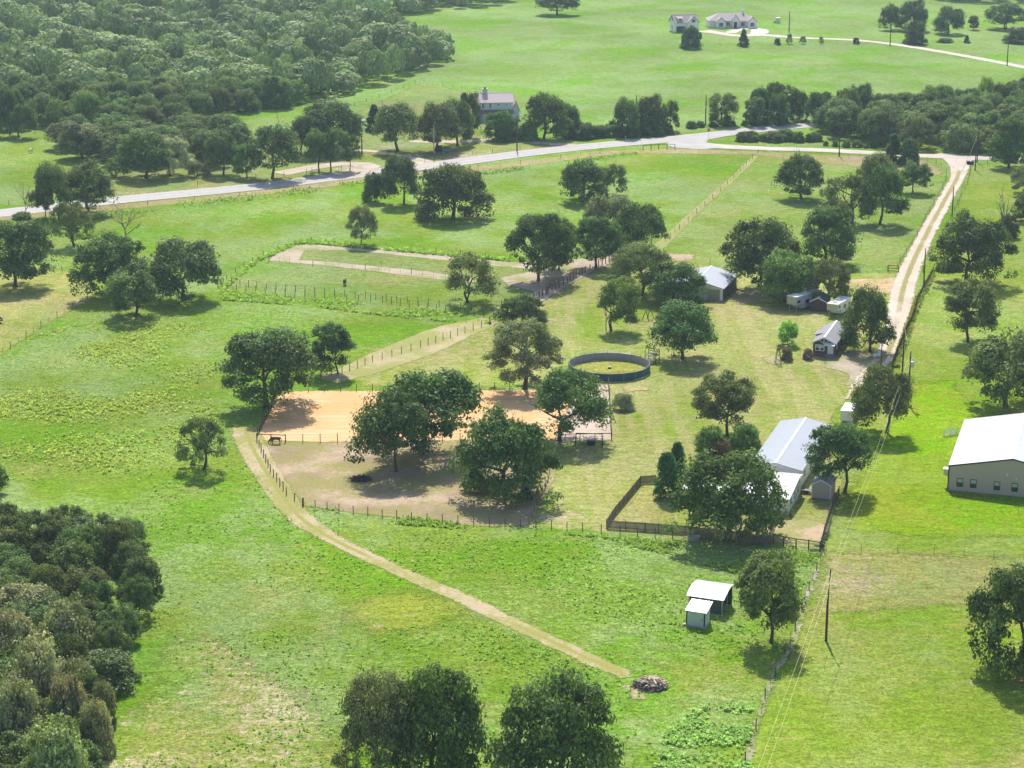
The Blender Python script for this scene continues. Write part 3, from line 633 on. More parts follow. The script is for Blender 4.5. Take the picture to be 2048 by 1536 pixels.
# hedge row along the highway and roadside brush
hr = random.Random(5)
for (x0, y0, x1, y1, n, h0, h1, lab, grp) in [
    (1150, 276, 1345, 268, 9, 3.2, 5.5, 'dark leafy bush of the dense hedge between highway and far pasture', 'bushes of the roadside hedge'),
    (1375, 256, 1560, 246, 9, 1.6, 3.0, 'low scrubby bush on the far verge of the highway', 'low bushes on the far verge'),
    (1478, 281, 1640, 283, 10, 1.8, 4.2, 'rough green bush on the grass island between highway and gravel road', 'bushes on the grass island'),
    (1640, 291, 1760, 297, 6, 1.2, 2.2, 'small bush on the far verge of the gravel road', 'bushes on the gravel road verge'),
    (1000, 282, 1060, 281, 4, 2.6, 4.6, 'undergrowth bush beneath the trees right of the blue house', 'undergrowth by the blue house')]:
    for i in range(n):
        f = (i+hr.uniform(.2, .8))/n; p = P(x0+(x1-x0)*f, y0+(y1-y0)*f+hr.uniform(-1.5, 1.5)); h = hr.uniform(h0, h1)
        tree_at(p.x, p.y, h*hr.uniform(.7, 1.1), h, 'bush', hr.choice([DARK, MID, OLIVE, GREEN]), lab, name='shrub', cat='shrub', cb=0, trunk=None, group=grp)
# ---- groves: every crown its own tree
def inpoly(x, y, poly):
    r = False; n = len(poly)
    for i in range(n):
        (x1, y1), (x2, y2) = poly[i], poly[(i+1) % n]
        if (y1 > y) != (y2 > y) and x < (x2-x1)*(y-y1)/(y2-y1)+x1: r = not r
    return r
def scatter(poly, gap, seed, tries=40000, limit=5000):
    g = [tuple(P(x, y).xy) for x, y in poly]; rnd = random.Random(seed); out = []; cell = {}
    xs = [p[0] for p in g]; ys = [p[1] for p in g]
    for _ in range(tries):
        x, y = rnd.uniform(min(xs), max(xs)), rnd.uniform(min(ys), max(ys))
        if not inpoly(x, y, g): continue
        k = (int(x//gap), int(y//gap))
        if any((x-a)**2+(y-b)**2 < gap*gap for i in (-1, 0, 1) for j in (-1, 0, 1) for a, b in cell.get((k[0]+i, k[1]+j), ())): continue
        cell.setdefault(k, []).append((x, y)); out.append((x, y))
        if len(out) >= limit: break
    return out
def tone_of(c): return {DARK: 'dark green', MID: 'deep green', OLIVE: 'olive green'}.get(c, 'lighter green')
def size_of(R, lo, hi): return 'small' if R < lo+(hi-lo)*.34 else 'large' if R > lo+(hi-lo)*.67 else 'middling'
def px_of(x, y):
    zc = y*cp+CAM_H*sp; return 1024+FPX*x/zc
def grove(poly, gap, seed, r, h, cols, label, group, kinds=('oak', 'oak', 'round', 'fine'), trunk='thin', cb=.1, name='tree'):
    rnd = random.Random(seed+1)
    for x, y in scatter(poly, gap, seed):
        R = rnd.uniform(*r); c_ = rnd.choice(cols); X_ = [px_of(*P(*q).xy) for q in poly]; f = (px_of(x, y)-min(X_))/(max(X_)-min(X_))
        lab = f"{size_of(R, *r)} {tone_of(c_)} {label} {['toward its left end', 'left of its middle', 'right of its middle', 'toward its right end'][min(3, int(f*4))]}"
        tree_at(x, y, R, rnd.uniform(*h), rnd.choice(kinds), c_, lab, group=group, cb=cb*rnd.uniform(.5, 1.5), trunk=trunk, name=name)
# trees between the highway and the big wood (left)
grove([(118,300),(200,268),(330,262),(420,268),(480,300),(470,330),(330,335),(240,330),(180,318)], 8.5, 31, (5.5, 7.5), (7.5, 10), [MID, OLIVE, (.062,.084,.034)],
      'oak in the roadside grove', 'oaks of the grove behind the highway', cb=.2, trunk='one')
for a in [
 (165,317,114,208,243,'round',GREY,'round grey green tree standing out at the left of the roadside grove',{'cb':.16}),
 (292,356,232,345,258,'oak',MID,'dark roadside oak just left of the silvery grey tree',{'cb':.16}),
 (340,352,298,390,274,'fine',SILVER,'silvery grey thin leaved tree at the roadside grove',{'cb':.14}),
 (232,352,205,262,312,'airy',OLIVE,'small olive tree at the left foot of the roadside grove',{'cb':.1}),
 (395,352,372,425,322,'airy',OLIVE,'low shrubby tree right of the silvery tree by the highway',{'cb':.05}),
 (447,350,410,480,262,'oak',MID,'roadside oak right of the low shrubby tree, first of the row',{'cb':.25}),
 (494,356,462,520,290,'oak',GREEN,'slimmer roadside oak, second of the row by the highway',{'cb':.2}),
 (545,357,495,606,246,'oak',(.058,.082,.032),'widest roadside oak with a thick trunk, in the middle of the row',{'cb':.28}),
 (638,345,604,668,258,'oak',MID,'roadside oak right of the dirt farm entrance',{'cb':.3}),
 (662,343,645,710,258,'oak',(.064,.086,.034),'roadside oak next to the last small one of the row',{'cb':.3}),
 (700,341,684,724,268,'airy',MID,'last and smallest oak at the right end of the roadside row',{'cb':.3}),
 (655,305,600,722,198,'oak',(.058,.080,.034),'broad tall crowned tree behind the right end of the roadside row',{'cb':.2}),
 (603,312,575,660,230,'oak',MID,'tree filling the gap left of the broad tall crown behind the road',{'cb':.2}),
 (20,270,-12,42,178,'oak',DARK,'dark tree beside the left edge in front of the big wood',{'cb':.15}),
 (38,275,18,80,205,'oak',MID,'tree casting a long shadow on the field at the upper left edge',{'cb':.2}),
]: tree(*a[:8], **a[8])
grove([(1648,262),(1700,282),(1760,296),(1850,300),(1900,300),(1960,306),(2110,306),(2110,210),(1900,225),(1700,232),(1650,244)], 9.0, 41, (5.0, 7.5), (7.5, 11), [MID, OLIVE, (.066,.096,.036), (.088,.112,.050), (.075,.11,.036)],
      'tree of the gravel road wood', 'trees of the wood right of the crossroads', cb=.08)
grove([(1500,252),(1640,250),(1650,238),(1540,236),(1500,244)], 7.0, 43, (3.6, 5.2), (9, 13), [DARK, MID, (.05,.08,.034)],
      'tree in the highway end row', 'dark trees left of the right hand wood', kinds=('oak', 'tall'), cb=.06)
tree(1975, 214, 1950, 1990, 150, 'oak', YEL, 'yellowish topped tree at the back of the right hand wood')
tree(2050, 215, 2028, 2090, 145, 'oak', DARK, 'dark tree standing above the right hand wood at the right edge')
tree(1850, 278, 1835, 1866, 232, 'bush', RUST, 'reddish brown tree inside the right hand wood')
# the thicket at the lower left
NEARP = [(-90,1085),(60,1072),(150,1075),(262,1092),(300,1140),(290,1200),(262,1270),(235,1300),(215,1390),(190,1440),(150,1570),(140,1640),(-120,1640)]
rn = random.Random(9)
for x, y in scatter(NEARP, 5.0, 51):
    R = rn.uniform(3.0, 4.7); H = rn.uniform(4.4, 6.8)
    c_ = rn.choice([DARK, MID, OLIVE, (.062,.09,.036), (.075,.10,.045)]); q = px_of(x, y)
    wh = ('upper' if y > 275 else 'middle' if y > 245 else 'lower')+(' left' if q < 90 else ' centre' if q < 190 else ' right')
    tree_at(x, y, R, H, rn.choice(['oak', 'round', 'fine', 'bush']), c_,
            f'{size_of(R, 3.0, 4.7)} {tone_of(c_)} bushy tree in the {wh} part of the lower left thicket', group='trees of the lower left thicket', cb=.05, trunk='thin')
for i, (xb, yb, xl, xr, yt, c) in enumerate([(40,1240,-20,120,1168,PALE),(135,1325,58,200,1200,(.13,.135,.09)),(15,1330,-40,80,1222,PALE),(80,1420,10,160,1275,PALE),(160,1420,100,205,1318,(.13,.135,.09)),(20,1500,-40,100,1362,(.14,.14,.095)),(145,1475,95,185,1345,(.17,.15,.11)),(192,1510,150,232,1400,(.16,.145,.105)),(110,1590,40,190,1440,(.15,.17,.09)),(215,1450,178,238,1362,(.13,.135,.09))]):
    tree(xb, yb, xl, xr, yt, 'bush', c, ['topmost pale vine covered mound, near the left edge of the thicket', 'grey green vine covered mound standing at the thicket middle', 'pale vine covered mound cut by the left edge', 'widest pale vine covered mound in the middle of the thicket', 'greyish vine covered mound near the right rim of the thicket', 'vine covered mound above the lower left corner', 'tan vine covered mound in the lower thicket', 'tan vine covered mound hanging at the right rim of the lower thicket', 'green vine covered mound cut by the bottom edge', 'small green vine covered mound farthest right in the thicket'][i], name='vine_mound', cat='shrub', group='vine covered mounds in the thicket', cb=0, trunk=None)
# ---- the big wood: nearest trees singly, the rest as one mass
W1 = [(-140,266),(90,260),(200,252),(400,241),(505,222),(620,205),(720,180),(830,148),(880,124),(884,98),(800,84),(730,72),(722,55),(730,42),(800,30),(900,20),(1012,9),(1030,-25),(-200,-25)]
pts = scatter(W1, 9.0, 61, 60000); pts.sort(key=lambda p: p[1]+abs(p[0]-40)*.02)
W2 = [(1880,2),(1990,6),(2300,10),(2300,-16),(1880,-14)]; pts2 = scatter(W2, 10, 62)
wr = random.Random(8); WC = [(.074,.108,.042), (.094,.118,.054), (.106,.124,.066), (.066,.098,.034), OLIVE, (.082,.126,.040), (.055, .080, .030)]
def wood_tree(x, y):
    R = wr.uniform(5.2, 7.6)
    tree_at(x, y, R, wr.uniform(7.5, 11.5), wr.choice(['oak', 'oak', 'round', 'fine']), wr.choice(WC) if wr.random() > .03 else YEL,
            f"tree of the big wood filling the upper left, {['at its left', 'in its middle', 'at its right'][min(2, max(0, int(px_of(x, y)/300)))]} front edge", group='trees of the big wood', cb=.04, trunk='thin' if y < 760 else None)
NW = 60
for x, y in pts[:NW]: wood_tree(x, y)
far = pts[NW:]+pts2
def dome_data(seed, n=760, leaf=.085):
    """a far crown: lumpy dome of leaf clusters lying on its surface"""
    rng = np.random.default_rng(seed); d = rdirs(rng, n, -.25, 1); K = rdirs(rng, 16, -.1, 1); am = rng.uniform(.08, .30, 16)
    q = d@K.T; lump = (am*np.exp((q-1)*14)).max(1); dk = (am*np.exp((q-1)*14)).argmax(1)
    r = (.80+lump)*rng.uniform(.93, 1.03, n); c = d*r[:, None]*np.array([1, 1, .58])+np.array([0, 0, .42]); c[:, 2] = np.maximum(c[:, 2], 0)
    nr = d*.8+(d-K[dk])*.9+rdirs(rng, n)*.38+np.array([0, 0, .25]); nr /= np.linalg.norm(nr, axis=1)[:, None]
    t1 = np.cross(nr, rdirs(rng, n)); t1 /= np.linalg.norm(t1, axis=1)[:, None]+1e-9; t2 = np.cross(nr, t1); s_ = leaf*rng.uniform(.6, 1.3, n)[:, None]
    V = np.stack([c-t1*s_, c-t2*s_*.85, c+t1*s_, c+t2*s_*.85], 1).reshape(-1, 3)
    tn = rng.uniform(.8, 1.2, 16)[dk]*rng.uniform(.75, 1.25, n); return V, np.arange(n*4).reshape(-1, 4), np.repeat(tn, 4)
fv = [dome_data(s) for s in (91, 92, 93, 94, 95)]
VV, FF, TT, CC = [], [], [], []; base = 0
for x, y in far:
    v, f, t_ = fv[wr.randrange(5)]; R = wr.choice([3.6, 4.6, 6, 7, 8.4])*wr.uniform(.9, 1.1); H = wr.uniform(6.5, 13.5); a = wr.uniform(0, 6.28); ca, sa = math.cos(a), math.sin(a)
    q = np.stack([(v[:, 0]*ca-v[:, 1]*sa)*R+x, (v[:, 0]*sa+v[:, 1]*ca)*R+y, v[:, 2]*H], 1)
    VV.append(q); FF.append(f+base); base += len(q); k = wr.uniform(.6, 1.5); TT.append(t_*k)
me = npmesh('distant_wood', np.concatenate(VV), np.concatenate(FF), LEAF)
at = me.attributes.new('tone', 'FLOAT', 'POINT'); at.data.foreach_set('value', np.concatenate(TT).astype(np.float32))
props(link('distant_wood', me, color=(.100, .126, .060)), kind='stuff', label='far part of the big wood reading as one mass of crowns')
print('TREES wood', len(pts), len(far), 'tris', sum(len(m.polygons)*2 for m in bpy.data.meshes))
# ================================================================ FENCES
def unit_post(name, mat, sq=False):
    mb = MB()
    if sq: mb.box((0, 0, .5), (1, 1, 1))
    else: mb.tube([(0, 0, -.05), (0, 0, .97), (0, 0, 1)], [.5, .47, .36], 6)
    return mb.mesh(name, mat)
POSTWOOD = simple('weathered_post', (.135, .105, .080), .9, var=.4, scale=2, grain=(4, 4, .5))
DARKRAIL = simple('dark_rail_wood', (.095, .060, .040), .85, var=.35, scale=2)
TSTEEL = simple('t_post_steel', (.10, .12, .09), .6, metal=.3)
WIRE = simple('fence_wire', (.13, .12, .11), .7, var=.1)
GALV = simple('galvanised_steel', (.55, .57, .60), .38, metal=.6, var=.12, scale=1.2, spec=.5)
PM = {'wood': unit_post('post', POSTWOOD), 'dark': unit_post('post', DARKRAIL), 'steel': unit_post('t_post', TSTEEL, True)}
def along(pts, gap):
    """evenly spaced points along a ground polyline, corners kept"""
    out = []
    for a, b_ in zip(pts[:-1], pts[1:]):
        n = max(1, round((b_-a).length/gap))
        out += [a.lerp(b_, i/n) for i in range(n)]
    return out+[pts[-1]]
FR = random.Random(12)
def fence(label, pts, gap=2.6, h=1.25, r=.14, kind='wood', wires=3, rails=0, every=0, group=None, cat='fence', wire_r=.007, rail_h=None, jitter=.03):
    g = [P(x, y) for x, y in pts]; o = g[0]; t = thing('fence', label, cat, o, group=group)
    ps = along(g, gap)
    for i, p in enumerate(ps):
        k = kind; rr = r; hh = h*FR.uniform(.94, 1.08)
        if every and i % every: k = 'steel'; rr = .05; hh = h*.95
        link('post', PM[k], t, loc=(p.x-o.x, p.y-o.y, 0), scale=(rr, rr, hh), rot=(FR.uniform(-jitter, jitter), FR.uniform(-jitter, jitter), 0))
    mb = MB()
    for k in range(wires):
        z = h*(.25+.68*k/max(1, wires-1))
        for a, b_ in zip(ps[:-1], ps[1:]):
            m = (a+b_)/2
            mb.tube([(a.x-o.x, a.y-o.y, z), (m.x-o.x, m.y-o.y, z-.03), (b_.x-o.x, b_.y-o.y, z)], wire_r, 3, cap=False)
    if wires: mb.part('wire', WIRE, t, kind='stuff')
    if rails:
        rb = MB()
        for k in range(rails):
            z = (rail_h or h)*(1-.42*k)-.08
            for a, b_ in zip(ps[:-1], ps[1:]):
                d = b_-a; rb.box(((a.x+b_.x)/2-o.x, (a.y+b_.y)/2-o.y+.0, z), (d.length, .06, .13), rz=math.atan2(d.y, d.x))
        rb.part('rail', DARKRAIL if kind == 'dark' else POSTWOOD, t)
    return t
fence('post and wire fence along the near side of the dirt paddock and the garden', [(607,1012),(678,1024),(823,1040),(1010,1052),(1165,1061),(1240,1068),(1380,1078),(1540,1092)], gap=2.55, h=1.35)
fence('post and wire fence between the pale mown track and the dirt paddock', [(514,884),(541,944),(573,990),(605,1012)], gap=2.6, h=1.3, r=.17)
fence('rail gate fence at the left end of the line between arena and paddock', [(514,883),(542,884),(571,885)], gap=2.4, h=1.4, kind='dark', wires=1, rails=1, r=.18)
fence('post and wire fence between the sand arena and the dirt paddock', [(571,885),(710,884.5),(920,883),(1118,882)], gap=2.75, h=1.5)
fence('dark board fence on the left end of the sand arena', [(515,872),(541,822),(552,788)], gap=2.2, h=1.5, kind='dark', wires=0, rails=3, r=.17)
fence('post and wire fence along the far side of the sand arena', [(552,786),(745,782),(1050,778),(1217,768)], gap=2.9, h=1.35)
fence('dark rail fence at the right end of the sand arena', [(1217,768),(1220,820),(1223,880)], gap=2.4, h=1.35, kind='dark', wires=1, rails=1, r=.18)
fence('rail fence closing the lower right corner of the sand arena beside the swing', [(1223,880),(1190,881),(1130,882)], gap=2.6, h=1.3, kind='dark', wires=1, rails=1)
fence('thin wire fence between the dirt paddock and the mown yard', [(1112,886),(1096,960),(1057,1050)], gap=3.2, h=1.2, r=.1)
fence('post and wire fence beside the pale lane that climbs to the right', [(979,649),(930,665),(841,695),(745,724),(684,747),(642,757)], gap=2.6, h=1.4)
fence('lower one of two parallel fences across the middle of the pasture', [(436,576),(511,586),(670,602),(765,604),(891,625),(987,636)], gap=2.4, h=1.5)
fence('upper one of two parallel fences across the middle of the pasture', [(447,568),(514,575),(669,590),(857,610),(987,625)], gap=2.4, h=1.4)
fence('fence round the far side of the oval dirt track', [(436,574),(505,526),(538,507),(590,491),(602,485),(624,484),(642,487),(722,493),(848,504),(1020,521)], gap=3.2, h=1.4, every=2)
fence('inner fence along the lower edge of the oval dirt track', [(538,523),(600,531),(652,533),(757,541),(867,553),(985,567)], gap=3.0, h=1.35, every=4)
fence('short rail fence and gate where the parallel fences meet the yard', [(980,648),(990,640),(1006,628),(1003,618)], gap=2.4, h=1.6, kind='dark', wires=2, rails=1, r=.2)
fence('dark post fence curving through the shade under the central grove', [(1068,601),(1078,598),(1092,588),(1104,583),(1118,576),(1135,566),(1152,556),(1170,546),(1190,538),(1225,520),(1235,512)], gap=2.1, h=1.6, kind='dark', wires=3, r=.22)
fence('rail pen fence under the left tree of the central grove', [(1094,590),(1100,577),(1126,566)], gap=2.2, h=1.5, kind='dark', wires=0, rails=2, r=.16)
fence('diagonal fence dividing the two pastures, with a worn path at its right', [(1516,307),(1448,376),(1385,435),(1331,484)], gap=5.0, h=1.3, every=2)
fence('long post and wire fence on the near side of the highway', [(-20,448),(200,419),(480,392),(640,378),(730,362),(1000,334),(1200,307),(1250,303)], gap=7.0, h=1.2, every=2)
fence('short rail fence facing the highway junction', [(1286,301),(1302,300),(1317,299),(1334,298.5),(1350,298.5)], gap=6.0, h=1.6, kind='dark', wires=1, rails=1, r=.22)
fence('fence along the near side of the gravel road, ending at the driveway bend', [(1516,307),(1640,311),(1760,316),(1838,319),(1872,328),(1893,345),(1892,362),(1880,385),(1855,430),(1840,462),(1818,497),(1794,535)], gap=5.5, h=1.3, every=2)
fence('fence of the right hand pasture above the campers', [(1330,518),(1370,521),(1420,527),(1480,534),(1560,542),(1640,544),(1705,543),(1746,542),(1775,543)], gap=4.5, h=1.3, every=2, rails=0)
fence('small metal gate panel beside the gravel driveway', [(1777,543),(1797,544)], gap=3.4, h=1.5, kind='dark', wires=0, rails=3, r=.16, cat='gate')
fence('tall brushy post fence right of the gravel driveway, upper part', [(1846,545),(1866,546),(1858,564),(1845,585),(1836,604)], gap=1.8, h=1.6, kind='dark', wires=3, r=.2)
fence('dense vertical picket fence right of the gravel driveway, lower part', [(1836,604),(1826,640),(1812,668),(1803,690),(1790,722),(1783,742)], gap=.55, h=1.7, kind='dark', wires=2, r=.14, jitter=.06)
fence('short fence at the upper right between driveway and east field', [(1944,330),(1934,372),(1922,395),(1905,430),(1885,470)], gap=5.0, h=1.3, every=2)
fence('fence on the gravel road verge at the right edge', [(1938,328),(1975,328),(2048,330),(2120,332)], gap=4.5, h=1.3)
fence('fence climbing left between mown field and green pasture', [(-10,712),(21,696),(82,655),(130,626),(175,598)], gap=3.8, h=1.3, every=2)
fence('fence at the top of the mown field left of the three oaks', [(-30,520),(60,533),(103,541),(146,548),(190,556)], gap=2.9, h=1.4)
fence('thin post fence across the east field below the big metal building', [(1652,1101),(1722,1101),(1868,1109),(2048,1119),(2130,1122)], gap=5.0, h=1.1, every=1, r=.07)
fence('straggling fence along the bare strip in the lower right', [(1648,1106),(1610,1200),(1590,1262),(1560,1330),(1530,1398),(1523,1428),(1500,1490),(1480,1560)], gap=4.2, h=1.4, every=2, r=.15)
fence('brown mesh fence right of the small tan shed', [(1640,1104),(1652,1060),(1664,1020),(1678,992)], gap=1.5, h=1.6, kind='dark', wires=5, rails=1, r=.16, wire_r=.012)
fence('post and mesh fence with a gate in front of the bare back yard', [(1546,1087),(1567,1092),(1592,1097),(1617,1100),(1640,1104)], gap=1.7, h=1.55, kind='dark', wires=5, rails=1, r=.2, wire_r=.012)
fence('weathered board fence left of the bare back yard', [(1524,1092),(1540,1073),(1549,1050),(1556,1036)], gap=1.5, h=1.5, kind='wood', wires=0, rails=3, r=.16)
fence('triangular paddock fence beyond the highway, left of the blue house', [(688,222),(720,208),(770,190),(842,163),(848,164),(905,176),(940,184)], gap=6, h=1.3, every=2)
fence('fence between the highway and the roadside oaks', [(395,372),(458,362),(512,358),(568,353),(613,348),(624,345),(683,340)], gap=8, h=1.5)
fence('fence at the entrance right of the roadside oak', [(850,326),(858,324),(905,317),(985,306),(1040,300),(1096,292)], gap=6.5, h=1.4, every=2)
fence('far fence along the drive below the white farmhouse', [(1400,94),(1480,90),(1560,88),(1640,89),(1720,88)], gap=12, h=1.2)
fence('fence at the upper left by the dark tree', [(70,268),(98,272),(160,285)], gap=7, h=1.4)
fence('fence behind the highway at the left edge', [(-20,415),(18,410),(60,400)], gap=6, h=1.4)
# board fence with pickets
def picket(label, pts, h=1.35, mat=None):
    g = [P(x, y) for x, y in pts]; o = g[0]; t = thing('board_fence', label, 'fence', o); ps = along(g, 2.4)
    for p in ps: link('post', PM['wood'], t, loc=(p.x-o.x, p.y-o.y, 0), scale=(.15, .15, h*1.06))
    rl = MB()
    for a, b_ in zip(ps[:-1], ps[1:]):
        d = b_-a; rz = math.atan2(d.y, d.x); n = int(d.length/.165); bd = MB()
        for i in range(n):
            c = a.lerp(b_, (i+.5)/n); hh = h*FR.uniform(.95, 1.0)
            bd.box((c.x-o.x, c.y-o.y-.05, hh/2+.04), (.14, .022, hh), rz=rz+FR.uniform(-.04, .04))
        bd.part('board', PICK, t, kind='stuff')
        for z in (.3, h*.84): rl.box(((a.x+b_.x)/2-o.x, (a.y+b_.y)/2-o.y, z), (d.length, .05, .1), rz=rz)
    rl.part('rail', PICK, t)
PICK = simple('picket_wood', (.25, .185, .14), .85, var=.45, scale=1.3, grain=(5, 5, .4), dirt=.3)
picket('brown board fence running level in front of the garden, left of the large oak', [(1213,1057),(1290,1062),(1370,1068),(1450,1078),(1535,1090)])
picket('brown board fence climbing diagonally up the left side of the garden', [(1213,1056),(1230,1030),(1255,1000),(1281,968)])
picket('short brown board fence piece beside the pointed evergreens', [(1281,968),(1311,966)])

# ================================================================ UTILITY POLES AND WIRES
POLEW = simple('creosoted_pole', (.085, .055, .042), .85, var=.4, scale=1.5, grain=(5, 5, .4))
CERAM = simple('insulator', (.30, .28, .27), .3, var=.1)
CABLE = simple('power_cable', (.52, .52, .36), .45, metal=.2, var=.05)
POLETOP = {}
def pole(key, xb, yb, yt, label, arm=False, trans=False, r=.15, lean=0.0, mat=None):
    p = P(xb, yb); h = HT(yb, yt); t = thing('utility_pole', label, 'utility pole', p, group='utility poles')
    mb = MB(); mb.tube([(0, 0, -.2), (0, 0, h*.5), (lean*h, 0, h)], [r*1.15, r, r*.7], 10); mb.part('shaft', mat or POLEW, t, True)
    tops = [(lean*h, 0, h+.14)]
    i_ = MB(); i_.tube([(lean*h, 0, h), (lean*h, 0, h+.14)], [.06, .035], 8); i_.part('insulator', CERAM, t)
    if arm:
        a = MB(); a.box((lean*h, -.12, h-.6), (2.0, .1, .13)); a.part('crossarm', POLEW, t)
        for x in (-.9, .9):
            q = MB(); q.tube([(x+lean*h, -.12, h-.53), (x+lean*h, -.12, h-.38)], [.06, .035], 8); q.part('insulator', CERAM, t)
            tops.append((x+lean*h, -.12, h-.38))
    else:
        q = MB(); q.tube([(lean*h*.92, -.10, h*.92), (lean*h*.92, -.30, h*.925)], [.05, .04], 6); q.part('insulator', CERAM, t); tops.append((lean*h*.92, -.3, h*.925))
    if trans:
        c = MB(); c.tube([(.42, -.1, h-3.0), (.42, -.1, h-2.95), (.42, -.1, h-1.95), (.42, -.1, h-1.9)], [.22, .30, .30, .2], 14); tk = c.part('transformer', GALV, t, True)
        d = MB(); d.tube([(.42, -.1, h-1.9), (.42, -.1, h-1.65)], [.06, .05], 8); d.part('bushing', CERAM, tk)
        e = MB(); e.box((.16, -.05, h-2.3), (.25, .08, .1)); e.part('bracket', GALV, t)
        f = MB(); f.tube([(.55, -.1, h-3.0), (.5, -.1, .1)], .035, 5); f.part('conduit', GALV, t)
    POLETOP[key] = [p+Vector(v) for v in tops]; return t
pole('P1', 1816, 809, 702, 'tall utility pole right of the driveway carrying a grey transformer', trans=True)
pole('P0', 1804, 758, 655, 'tall utility pole just left of the one with the transformer')
pole('P2', 1652, 1282, 1138, 'dark utility pole standing alone in the lower right field, casting a slanting shadow', lean=.02)
pole('P3', 1761, 748, 686, 'short dark pole at the end of the driveway beside the white tank', r=.12)
pole('P4', 1847, 577, 497, 'utility pole on the right verge halfway up the driveway')
pole('P5', 1904, 433, 373, 'utility pole between the driveway and the largest driveway oak, upper verge')
pole('P6', 1678, 313, 246, 'utility pole on the near verge of the gravel road', arm=True)
pole('P7', 1950, 341, 274, 'left pole of the braced pair at the top of the driveway')
pole('P8', 1954, 325, 261, 'right pole of the braced pair at the top of the driveway')
pole('P9', 1578, 65, 22, 'utility pole right of the white farmhouse', r=.2)
pole('P10', 1780, 92, 56, 'utility pole beside the far drive, left of the far clump', r=.2)
pole('P11', 2014, 132, 83, 'utility pole beside the far drive near the right edge', r=.2)
pole('P12', 1411, 250, 190, 'utility pole left of the solitary narrow tree beyond the highway', r=.18)
pole('P13', 1034, 302, 232, 'utility pole on the far verge of the highway beside the blue house trees', r=.18)
pole('P14', 868, 316, 250, 'pale utility pole at the shaded blue dumpster', mat=simple('pale_pole', (.34, .31, .27), .8), r=.16)
pole('P15', 724, 308, 268, 'utility pole right of the roadside row of oaks', r=.18)
pole('P16', 1272, 262, 190, 'utility pole standing up out of the roadside hedge', r=.16)
pole('P17', 765, 250, 202, 'slim reddish pole by the dark cedar', r=.14)
def guy(key, dx, dy):
    p = POLETOP[key][0]; mb = MB(); mb.tube([p, (p.x+dx, p.y+dy, 0.0)], .02, 4); o = link('guy_wire', mb.mesh('guy_wire', WIRE))
    props(o, {'P7': 'left guy wire of the braced pole pair at the top of the driveway', 'P8': 'right guy wire of the braced pole pair at the top of the driveway'}[key], 'wire')
guy('P7', -4.5, -3); guy('P8', -6, 2)
def wire(a, b_, sag, label, r=.022, group=None):
    n = 16; mb = MB(); pts = [a.lerp(b_, i/n)-Vector((0, 0, sag*4*(i/n)*(1-i/n))) for i in range(n+1)]
    mb.tube(pts, r, 4); o = link('power_line', mb.mesh('power_line', CABLE)); props(o, label, 'power line', group)
a, c = POLETOP['P1'], POLETOP['P2']; e = [v+(c[0]-a[0]) for v in c]
wire(a[0], c[0], 1.1, 'upper one of two pale power lines between transformer pole and lone field pole', .011)
wire(a[1]+Vector((.35, 0, 0)), c[1]+Vector((.2, 0, 0)), 1.3, 'lower one of two pale power lines between the transformer pole and the lone field pole', .011)
wire(c[0], Vector((11, 154, 9.2)), 1.0, 'left one of two power lines running from the lone field pole off the bottom edge', .011)
wire(c[1]+Vector((.2, 0, 0)), Vector((12.1, 154, 8.2)), 1.0, 'right one of two power lines running from the lone field pole off the bottom edge', .011)
for k, (u, v, lab) in enumerate([('P1', 'P0', 'short power line linking the two tall poles by the driveway'), ('P0', 'P4', 'power line along the driveway from the tall poles to the halfway pole'), ('P4', 'P5', 'power line along the driveway verge above the halfway pole'),
     ('P5', 'P7', 'power line from the upper driveway verge to the braced pole pair'), ('P6', 'P8', 'power line over the gravel road to the braced pole pair'), ('P13', 'P16', 'power line in front of the roadside hedge'),
     ('P16', 'P12', 'power line from the hedge pole to the pole by the narrow tree'), ('P14', 'P13', 'power line over the farm entrance to the verge pole'), ('P15', 'P14', 'power line behind the roadside oaks'),
     ('P12', 'P6', 'power line crossing the highway near the stop sign'), ('P9', 'P10', 'power line over the far drive, left span'), ('P10', 'P11', 'power line over the far drive, right span')]):
    wire(POLETOP[u][0], POLETOP[v][0], 1.0, lab, .014)
# ================================================================ BUILDINGS
RZ = R_(-18)
def metal_roof(name, col, rough=.35, stain=.12):
    b = NB(name); v = b.pos(True); c = b.mul(col, b.math('ADD', b.math('MULTIPLY', b.noise(.5, 5, .7, vec=b.scaled(v, (1, 3, 1))), .28), .86))
    c = b.mix(b.step(b.noise(1.3, 4, .7, vec=b.scaled(v, (.3, 2.5, 1))), .55, .8, 0, stain), c, b.mul(col, .55))
    return b.end(b.bsdf(c, rough, metal=0, spec=.5))
ROOF_W = metal_roof('white_metal_roof', (.68, .68, .70), .4, .3); ROOF_G = metal_roof('pale_grey_metal_roof', (.56, .58, .62), .4, .3); ROOF_Z = metal_roof('zinc_roof', (.52, .52, .55), .4, .4)
SHINGLE = simple('grey_shingles', (.27, .265, .28), .85, var=.25, scale=6); SHING_P = simple('mauve_shingles', (.58, .46, .44), .85, var=.15, scale=2); SHING_W = simple('pale_shingles', (.40, .34, .33), .85, var=.15, scale=2)
SHING_D = simple('dark_shingles', (.10, .095, .10), .85, var=.3, scale=5)
TAUPE = simple('taupe_metal_wall', (.50, .40, .335), .55, var=.08); DTRIM = simple('dark_trim', (.045, .04, .04), .5, var=.1); WTRIM = simple('white_trim', (.72, .72, .72), .6, var=.08)
CREAM = simple('cream_siding', (.47, .41, .33), .75, var=.1, dirt=.15); WHITEW = simple('white_wall', (.80, .79, .76), .7, var=.1, dirt=.12); BRICKW = simple('pale_brick_wall', (.78, .75, .74), .8, var=.12, scale=6)
